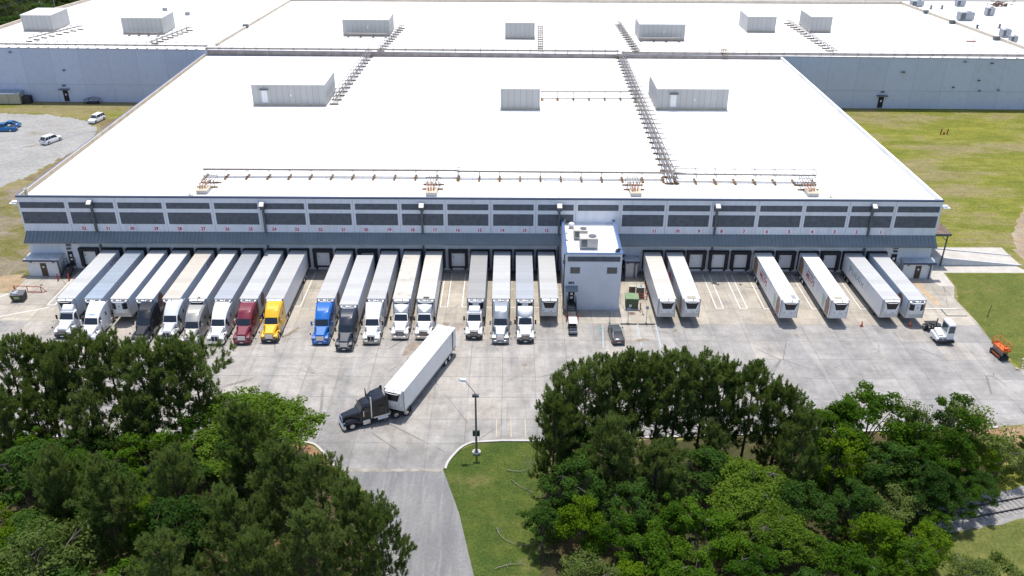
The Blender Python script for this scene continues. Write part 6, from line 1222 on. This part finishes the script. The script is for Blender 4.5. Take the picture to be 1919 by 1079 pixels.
for a in [
    ('P1', -55.4, -45.6, 14.05, 'pine at the left end of the kerb-side row, at the left photo edge', LG, 1.0),
    ('P0', -52.5, -44.9, 13.25, 'full-crowned pine second from the left in the kerb-side row', LG, 1.05),
    ('P5', -47.0, -45.6, 14.25, 'narrow leggy pine in front of the black tractor at the left', LG, .85),
    ('P2', -44.0, -46.0, 14.35, 'pine hiding the bumper of the silver-beige tractor', LG, .95),
    ('P6', -39.8, -47.4, 14.85, 'tallest pine in the middle of the left row', LG, 1.1),
    ('P2', -36.9, -46.9, 14.45, 'broad pine left of the leaning pine at the end of the left row', LG, .95),
    ('P5', -34.9, -45.4, 13.35, 'open pine with a long bough reaching right at the end of the left row', LG, 1.15),
    ('P3', -49.9, -47.2, 12.25, 'thin pine behind the second pine of the left row, bare trunk showing', LG, .8),
    ('S0', -28.2, -49.4, 9.40, 'spreading bright green tree overhanging the left kerb of the yard', LG, 1.22),
    ('B0', -34.6, -50.6, 8.50, 'bright green tree between the left pine row and the spreading tree', LG, .9),
    ('P4', -26.6, -57.0, 13.20, 'big dense pine below the spreading bright tree', LG, 1.1),
    ('P4', -20.9, -62.4, 13.00, 'dense pine left of the pine that hides the left kerb curve', LG, 1.0),
    ('P2', -17.2, -64.6, 13.00, 'dense pine just below the left kerb curve', LG, .95),
    ('P4', -13.9, -67.4, 12.70, 'spiky pine overhanging the left edge of the lower drive', LG, .95),
    ('P2', -10.6, -70.5, 12.60, 'lower spiky pine reaching furthest over the drive', LG, .85),
    ('P0', -16.6, -71.5, 13.00, 'pine at the bottom edge of the photo left of the drive', LG, 1.0),
    ('P4', -37.3, -65.0, 13.00, 'blue-green pine in the lower left wood', LG, 1.0),
    ('P4', -24.6, -69.0, 13.00, 'pine below the big dense pine at the bottom of the photo', LG, 1.0),
    ('O0', -40.4, -70.4, 11.50, 'pale feathery tree in the bottom left corner', LG, 1.0),
    ('D0', -48.2, -58.6, 10.50, 'dark green tree at the left edge below the pine row', LG, 1.0),
    ('B1', -43.4, -58.0, 9.50, 'mid green tree beneath the middle of the left pine row', LG, 1.0),
    ('B2', -37.0, -55.0, 9.00, 'leafy green tree in front of the trunks of the left row', LG, .95),
    ('D1', -32.6, -58.4, 9.00, 'dark leafy tree left of the big dense pine', LG, .9),
    ('Y0', -33.9, -64.6, 9.00, 'bright yellow-green tree in the middle of the lower left wood', LG, .95),
    ('D0', -30.2, -66.2, 10.40, 'blue-green leafy tree right of the bright yellow-green one', LG, .95),
    ('Y1', -48.6, -66.0, 8.60, 'yellow-green tree at the left edge of the lower wood', LG, 1.0),
    ('D1', -44.2, -67.0, 9.00, 'dark shaded tree between the yellow-green and the blue-green tree at left', LG, 1.0),
    ('B0', -33.0, -73.0, 8.60, 'green tree cut by the bottom edge below the bright yellow-green tree', LG, 1.0),
    ('P3', -53.4, -52.0, 11.50, 'pine below the left end of the kerb-side row', LG, .9),
    ('D0', -54.0, -62.5, 9.50, 'dark tree cut by the left edge in the lower wood', LG, 1.0),
    # right of the drive
    ('P2', 8.6, -50.6, 14.50, 'pine at the left shoulder of the right grove', RG, 1.0),
    ('P0', 6.2, -50.9, 13.00, 'outer pine at the left edge of the right grove', RG, .95),
    ('P4', 4.7, -54.6, 12.80, 'lower pine bulging over the lawn at the left of the right grove', RG, .85),
    ('P2', 12.0, -49.4, 14.45, 'pine behind the parked dark grey sedan, left of the highest top', RG, .95),
    ('P0', 13.9, -49.8, 14.95, 'highest pine of the right grove', RG, 1.0),
    ('P6', 16.4, -49.6, 14.25, 'thin pine right of the highest pine', RG, .95),
    ('P2', 18.5, -48.7, 14.45, 'pointed pine in the middle of the right grove', RG, 1.0),
    ('P0', 21.4, -49.2, 14.35, 'broad pine right of the middle of the right grove', RG, 1.0),
    ('P2', 23.8, -49.3, 13.45, 'thin pine left of the shouldered pines at right', RG, 1.0),
    ('P6', 26.2, -50.0, 13.80, 'full pine on the right shoulder of the right grove', RG, 1.0),
    ('P4', 28.8, -52.0, 12.80, 'dense dark pine at the right end of the grove', RG, 1.0),
    ('P4', 30.2, -56.4, 12.60, 'dark drooping pine left of the yellow-green column tree', RG, .85),
    ('P2', 10.8, -57.0, 12.20, 'shaded pine inside the left of the right grove', RG, .9),
    ('Q0', 15.8, -58.2, 9.60, 'short grey-green pine in the centre front of the right grove', RG, 1.05),
    ('D0', 7.2, -58.6, 9.20, 'dark shaded tree at the left foot of the right grove', RG, .95),
    ('D1', 20.6, -56.4, 9.00, 'dark tree behind the layered tree in the right grove', RG, .95),
    ('S0', 24.6, -59.4, 9.20, 'layered bright green tree in the right grove', RG, .85),
    ('Y0', 7.6, -63.2, 8.20, 'yellow-green tree at the left foot of the right grove', RG, .95),
    ('B0', 10.6, -65.2, 8.20, 'leafy tree right of the yellow-green one at the foot of the grove', RG, .9),
    ('B1', 13.2, -67.6, 8.20, 'bright tree at the bottom edge left of centre of the right grove', RG, 1.0),
    ('B2', 19.0, -65.4, 8.20, 'wide green tree below the short grey-green pine', RG, 1.05),
    ('S0', 26.2, -64.8, 8.20, 'flat topped green tree below the layered tree', RG, .8),
    ('B0', 23.0, -69.5, 7.80, 'green tree cut by the bottom edge in the middle of the right grove', RG, 1.0),
    ('B1', 30.2, -68.2, 7.60, 'green tree at the bottom edge left of the bright rounded tree', RG, 1.0),
    ('O0', 7.6, -70.0, 7.20, 'pale olive tree in the bottom left of the right grove', RG, 1.1),
    ('D1', 3.8, -61.5, 6.00, 'low dark bush-like tree beside the lower lawn', RG, 1.0),
    ('B2', 32.6, -51.8, 11.00, 'bright green tree peeping out behind the dark pine end', RG, .85),
    ('Y1', 34.9, -54.6, 10.20, 'yellow-green column-shaped tree right of the dark pines', RG, .85),
    ('B1', 36.7, -50.8, 11.20, 'left half of the tall leafy pair at the yard edge', RG, .9),
    ('B0', 39.8, -50.2, 12.20, 'tallest leafy tree at the right yard edge', RG, .95),
    ('T0', 43.8, -49.6, 11.20, 'sparse thin tree right of the tallest leafy tree', RG, 1.0),
    ('T0', 45.5, -49.6, 10.60, 'sparse thin tree left of the last round green tree', RG, .9),
    ('B2', 47.9, -51.0, 11.20, 'round green tree near the right edge of the yard', RG, .85),
    ('O0', 50.9, -50.0, 10.30, 'olive feathery tree at the right end of the yard edge', RG, 1.0),
    ('B0', 43.6, -53.0, 9.40, 'mid green tree in front of the sparse thin trees', RG, 1.0),
    ('D0', 40.4, -55.2, 8.60, 'dark tree in shade below the tallest leafy tree', RG, 1.0),
    ('B1', 47.0, -54.0, 8.00, 'green tree below the round green tree at right', RG, .95),
    ('Y1', 52.4, -51.4, 7.00, 'yellowish tree beside the clay bank', RG, .9),
    ('O0', 55.2, -50.4, 6.00, 'low olive tree at the clay bank by the right edge of the photo', RG, 1.1),
    ('B2', 58.4, -49.6, 5.00, 'low green tree cut by the right edge of the photo', RG, 1.0),
    ('B0', 47.6, -57.2, 5.60, 'small round bush-like tree at the end of the visible railway', RG, 1.1),
    ('D1', 50.4, -55.0, 5.00, 'dark bushy tree behind the small round one by the railway', RG, 1.2),
    ('O0', 39.6, -59.4, 6.20, 'willowy tree left of the visible railway', RG, 1.2),
    ('D1', 35.2, -59.8, 7.40, 'dark tree below the yellow-green column tree', RG, 1.0),
    ('Y0', 36.0, -64.4, 7.20, 'bright rounded tree at the bottom right of the wood', RG, 1.15),
    ('Y1', 40.9, -65.0, 6.20, 'yellowish tree at the bottom right corner of the wood', RG, 1.05),
    ('B2', 33.2, -70.4, 7.00, 'green tree at the bottom edge below the bright rounded tree', RG, 1.0),
    ('O0', 44.6, -66.4, 3.60, 'low grey-green brush at the bottom right beside the grass', RG, 1.6),
    ('O0', 41.8, -57.8, 5.4, 'olive bushy tree over the hidden part of the railway', RG, 1.3), ('D1', 45.0, -57.0, 5.6, 'dark bushy tree left of the small round one by the railway', RG, 1.2), ('B1', 43.6, -60.0, 4.0, 'low green bush-like tree at the left end of the lower right grass', RG, 1.3),
    ('P4', -51.2, -50.4, 10.6, 'shorter dense pine among the trunks at the left end of the left row', LG, .95), ('P4', -45.2, -50.8, 10.8, 'shorter dense pine among the trunks below the black tractor', LG, .95),
    ('P4', -40.0, -51.4, 10.4, 'shorter dense pine among the trunks in the middle of the left row', LG, .95), ('P4', -56.6, -49.6, 10.4, 'shorter dense pine at the very left edge below the kerb-side row', LG, .95),
    ('P4', 21.8, -53.0, 9.0, 'short dense pine in front of the trunks of the right grove', RG, .9), ('P0', -49.6, -45.4, 13.2, 'pine between the second pine and the leggy pine of the left row', LG, .9),
]: tree(*a)
FG = 'woodland beyond the far left roof corner'
far = [('D0', -146.5, 132, 15), ('P0', -151, 144, 17), ('B1', -158, 136, 14), ('D1', -147.5, 156, 15), ('P2', -156, 160, 18), ('D0', -144, 172, 14), ('B0', -165, 150, 15), ('P1', -150, 176, 17), ('D1', -162, 174, 16), ('B2', -142, 190, 14), ('P0', -156, 190, 18), ('D0', -170, 166, 16), ('P2', -146, 206, 17), ('D1', -134, 204, 14), ('P0', -164, 208, 18), ('B1', -176, 190, 16), ('P1', -136, 224, 16), ('D0', -152, 226, 16), ('D1', -172, 226, 16), ('P2', -186, 212, 18), ('B0', -190, 240, 16), ('D0', -126, 216, 14), ('D1', -118, 232, 14)]
for i, (k, x, y, h) in enumerate(far):
    o = tree(k, x, y, h, 'tree in the dark wood beyond the far left corner of the rear roof' + str(i), FG, 1.35); o['label'] = 'tree in the dark wood beyond the far left corner of the rear roof'
tree('Y1', -147.6, 122.5, 8.00, 'bright green bush by the far left roof corner at the photo edge', FG, 1.5)['label']
for i, (x, y, lab) in enumerate(((-143.6, 158, 'pale utility pole nearest the far left roof corner'), (-142, 184, 'utility pole in the middle of the row beyond the far left roof edge'), (-138.5, 206, 'furthest utility pole beyond the far left roof edge'))):
    t = thing('utility_pole', lab, 'utility pole', (x, y, 0), R(10), 'utility poles beyond the left roof edge'); MB().bar((0, 0, 0), (0, 0, 19), .2, 8, .13).build('pole', mat('pale_pole', (.42, .42, .40), .8), t); MB().box(-1.6, 1.6, -.1, .1, 17.6, 17.85).box(-1.2, 1.2, -.1, .1, 15.8, 16.0).build('crossarm', SLEEPER, t)
w = MB()
for zz, off in ((17.9, -1.5), (17.9, 0), (17.9, 1.5), (16.0, -1.1), (16.0, 1.1), (14.6, 0)):
    P_ = [(-150, 110), (-143.6, 158), (-142, 184), (-138.5, 206), (-128, 250)]
    for p, q in zip(P_, P_[1:]): w.tube([(p[0] + off + (q[0] - p[0]) * k / 6, p[1] + (q[1] - p[1]) * k / 6, zz - 1.0 * (1 - (k / 3 - 1) ** 2)) for k in range(7)], .05, 4)
tag(w.build('power_lines', FRAME), 'bundle of dark power lines strung between the poles beyond the left roof edge', 'power lines')
# bare dead saplings on the lawn edge
def dead(x, y, h, label, lean):
    r = random.Random(label); mb = MB()
    def br(p, d, L, rad, dep):
        q = p + d * L; mb.bar(p, q, rad, 4, rad * .6)
        if dep:
            for _ in range(3): br(p.lerp(q, r.uniform(.45, 1)), (d + rand_dir(r) * .65).normalized(), L * r.uniform(.45, .7), rad * .55, dep - 1)
    br(Vector((0, 0, 0)), Vector((lean, 0, 1)).normalized(), h * .5, .035, 4)
    o = tag(mb.build('dead_sapling', TWIG), label, 'dead sapling', 'bare saplings on the lawn edge'); o.location = (x, y, 0)
dead(3.0, -48.4, 5.0, 'bare grey sapling between the upper lawn and the right grove', .1); dead(4.2, -52.5, 4.6, 'bare leaning sapling lower down at the lawn and grove edge', -.5); dead(40.6, -62.8, 4.0, 'pale bare sapling in the brush left of the lower right grass', .2)
def fallen(pts, label):
    P3 = [(x, y, .12 + .1 * (i % 2)) for i, (x, y) in enumerate(smooth_line(pts, 4))]; mb = MB().tube(P3, .045, 5, .015); r = random.Random(label)
    for k in range(4): i = r.randrange(2, len(P3) - 1); a = Vector(P3[i]); mb.bar(a, a + Vector((r.uniform(-.8, .8), r.uniform(-.8, .8), .25)), .025, 4, .01)
    tag(mb.build('fallen_branch', TWIG), label, 'branch', 'fallen branches on the lawn')
fallen([(-.9, -58.9), (-.3, -60.3), (1.0, -61.2), (2.6, -61.4)], 'long curved fallen branch on the lower lawn'); fallen([(-.9, -64.6), (.6, -64.0), (2.2, -64.1)], 'fallen branch at the bottom edge of the lawn'); fallen([(.6, -51.3), (1.8, -52.6), (3.2, -53.4)], 'fallen branch near the middle of the lawn'); fallen([(.0, -49.6), (1.6, -49.9), (2.8, -49.3)], 'thin fallen branch on the upper lawn')
# low growth under the woods: no one could count it
def brush(name, regions, n, mtl, seed, label, hmax=1.8, ls=.17):
    r = random.Random(seed); v, f = [], []
    for _ in range(n):
        x0, x1, y0, y1 = r.choice(regions); c = Vector((r.uniform(x0, x1), r.uniform(y0, y1), 0)); hh = r.uniform(.5, hmax); R1 = r.uniform(.6, 1.3)
        for _k in range(int(110 * R1)):
            q = rand_dir(r); rr = R1 * r.random() ** .5; p = c + Vector((q.x * rr, q.y * rr, abs(q.z) * hh * r.uniform(.3, 1)))
            nrm = (rand_dir(r) + Vector((0, 0, .7))).normalized(); s = nrm.orthogonal().normalized(); w2 = nrm.cross(s); L = ls * r.uniform(.6, 1.4); b = len(v)
            v += [tuple(p - s * L), tuple(p + w2 * L * .5), tuple(p + s * L), tuple(p - w2 * L * .5)]; f.append((b, b + 1, b + 2, b + 3))
    o = link(name, mesh_from(v, f, name), mtl); o['kind'] = 'stuff'; o['label'] = label; return o
brush('undergrowth', [(-60, -30, -72, -50), (-60, -18, -80, -52), (-60, -33, -52, -48)], 210, LEAFD, 1, 'low leafy undergrowth beneath the left wood')
brush('undergrowth', [(3, 34, -78, -53), (34, 46, -64, -48), (34, 50, -56, -46), (34, 44, -74, -62)], 230, LEAF, 2, 'low leafy undergrowth beneath the right wood')
brush('undergrowth', [(40, 52, -68, -61), (48, 62, -51, -47), (-56, -36, -78, -68)], 80, LEAFO, 3, 'olive scrub along the railway and the bottom corners', 1.3, .14)
brush('undergrowth', [(-215, -140, 120, 260), (-215, -126, 190, 260)], 260, LEAFD, 4, 'dark undergrowth in the wood beyond the far left roof corner', 3.5, .45)
for a in [
    ('D1', -39.0, -60.6, 9.20, 'dark green tree right of the mid green tree in the left wood', LG, 1.05), ('B0', -50.2, -53.6, 8.60, 'green tree beneath the left end of the pine row', LG, 1.0),
    ('D0', -45.6, -52.4, 8.00, 'shaded tree among the trunks of the left pine row', LG, 1.0), ('D1', -29.0, -53.0, 8.40, 'dark tree behind the big dense pine at left', LG, 1.0),
    ('P2', -31.8, -62.2, 12.00, 'pine between the dark leafy tree and the blue-green leafy tree', LG, .9), ('D0', -22.4, -56.6, 7.40, 'low dark tree right of the big dense pine', LG, 1.0),
    ('P4', -43.0, -62.0, 11.80, 'pine left of the blue-green pine in the lower left wood', LG, .9), ('D1', -38.0, -74.0, 9.00, 'dark tree cut by the bottom edge left of centre of the left wood', LG, 1.1),
    ('P0', -28.6, -74.0, 12.40, 'pine cut by the bottom edge right of the blue-green leafy tree', LG, 1.0), ('B1', -45.8, -73.5, 8.40, 'green tree at the bottom edge beside the pale feathery tree', LG, 1.0),
    ('P2', -20.8, -74.0, 12.60, 'pine at the bottom edge between two larger pines', LG, 1.0), ('D0', -41.2, -49.6, 7.20, 'shaded low tree under the middle of the left pine row', LG, 1.0),
    #('P4', 15.0, -52.6, 12.20, 'dense pine just below the highest pine of the right grove', RG, .9), #('P4', 19.8, -52.8, 11.80, 'dense pine below the pointed pine of the right grove', RG, .85),
    ('D0', 12.4, -61.4, 8.40, 'dark tree in front of the shaded pine inside the grove', RG, .95),
    ('B1', 16.4, -63.2, 8.00, 'green tree left of the wide green tree', RG, .95), ('D1', 29.2, -60.8, 8.60, 'dark tree right of the layered tree', RG, 1.0),
    ('B2', 16.2, -71.0, 7.80, 'green tree cut by the bottom edge left of the middle of the grove', RG, 1.0), ('D1', 27.0, -72.6, 7.60, 'dark tree cut by the bottom edge right of the middle of the grove', RG, 1.0),
    ('D0', 9.4, -53.6, 9.60, 'shaded broadleaf tree under the left shoulder pine', RG, .95), ('B0', 38.2, -67.2, 6.60, 'green tree at the bottom edge between the bright rounded and the yellowish tree', RG, 1.0),
    ('Y0', 11.4, -70.2, 6.80, 'pale yellow-green tree at the bottom edge of the grove near the lawn', RG, 1.0), ('D0', 44.0, -57.2, 7.60, 'dark tree left of the small round one by the railway', RG, .95),
]: tree(*a)
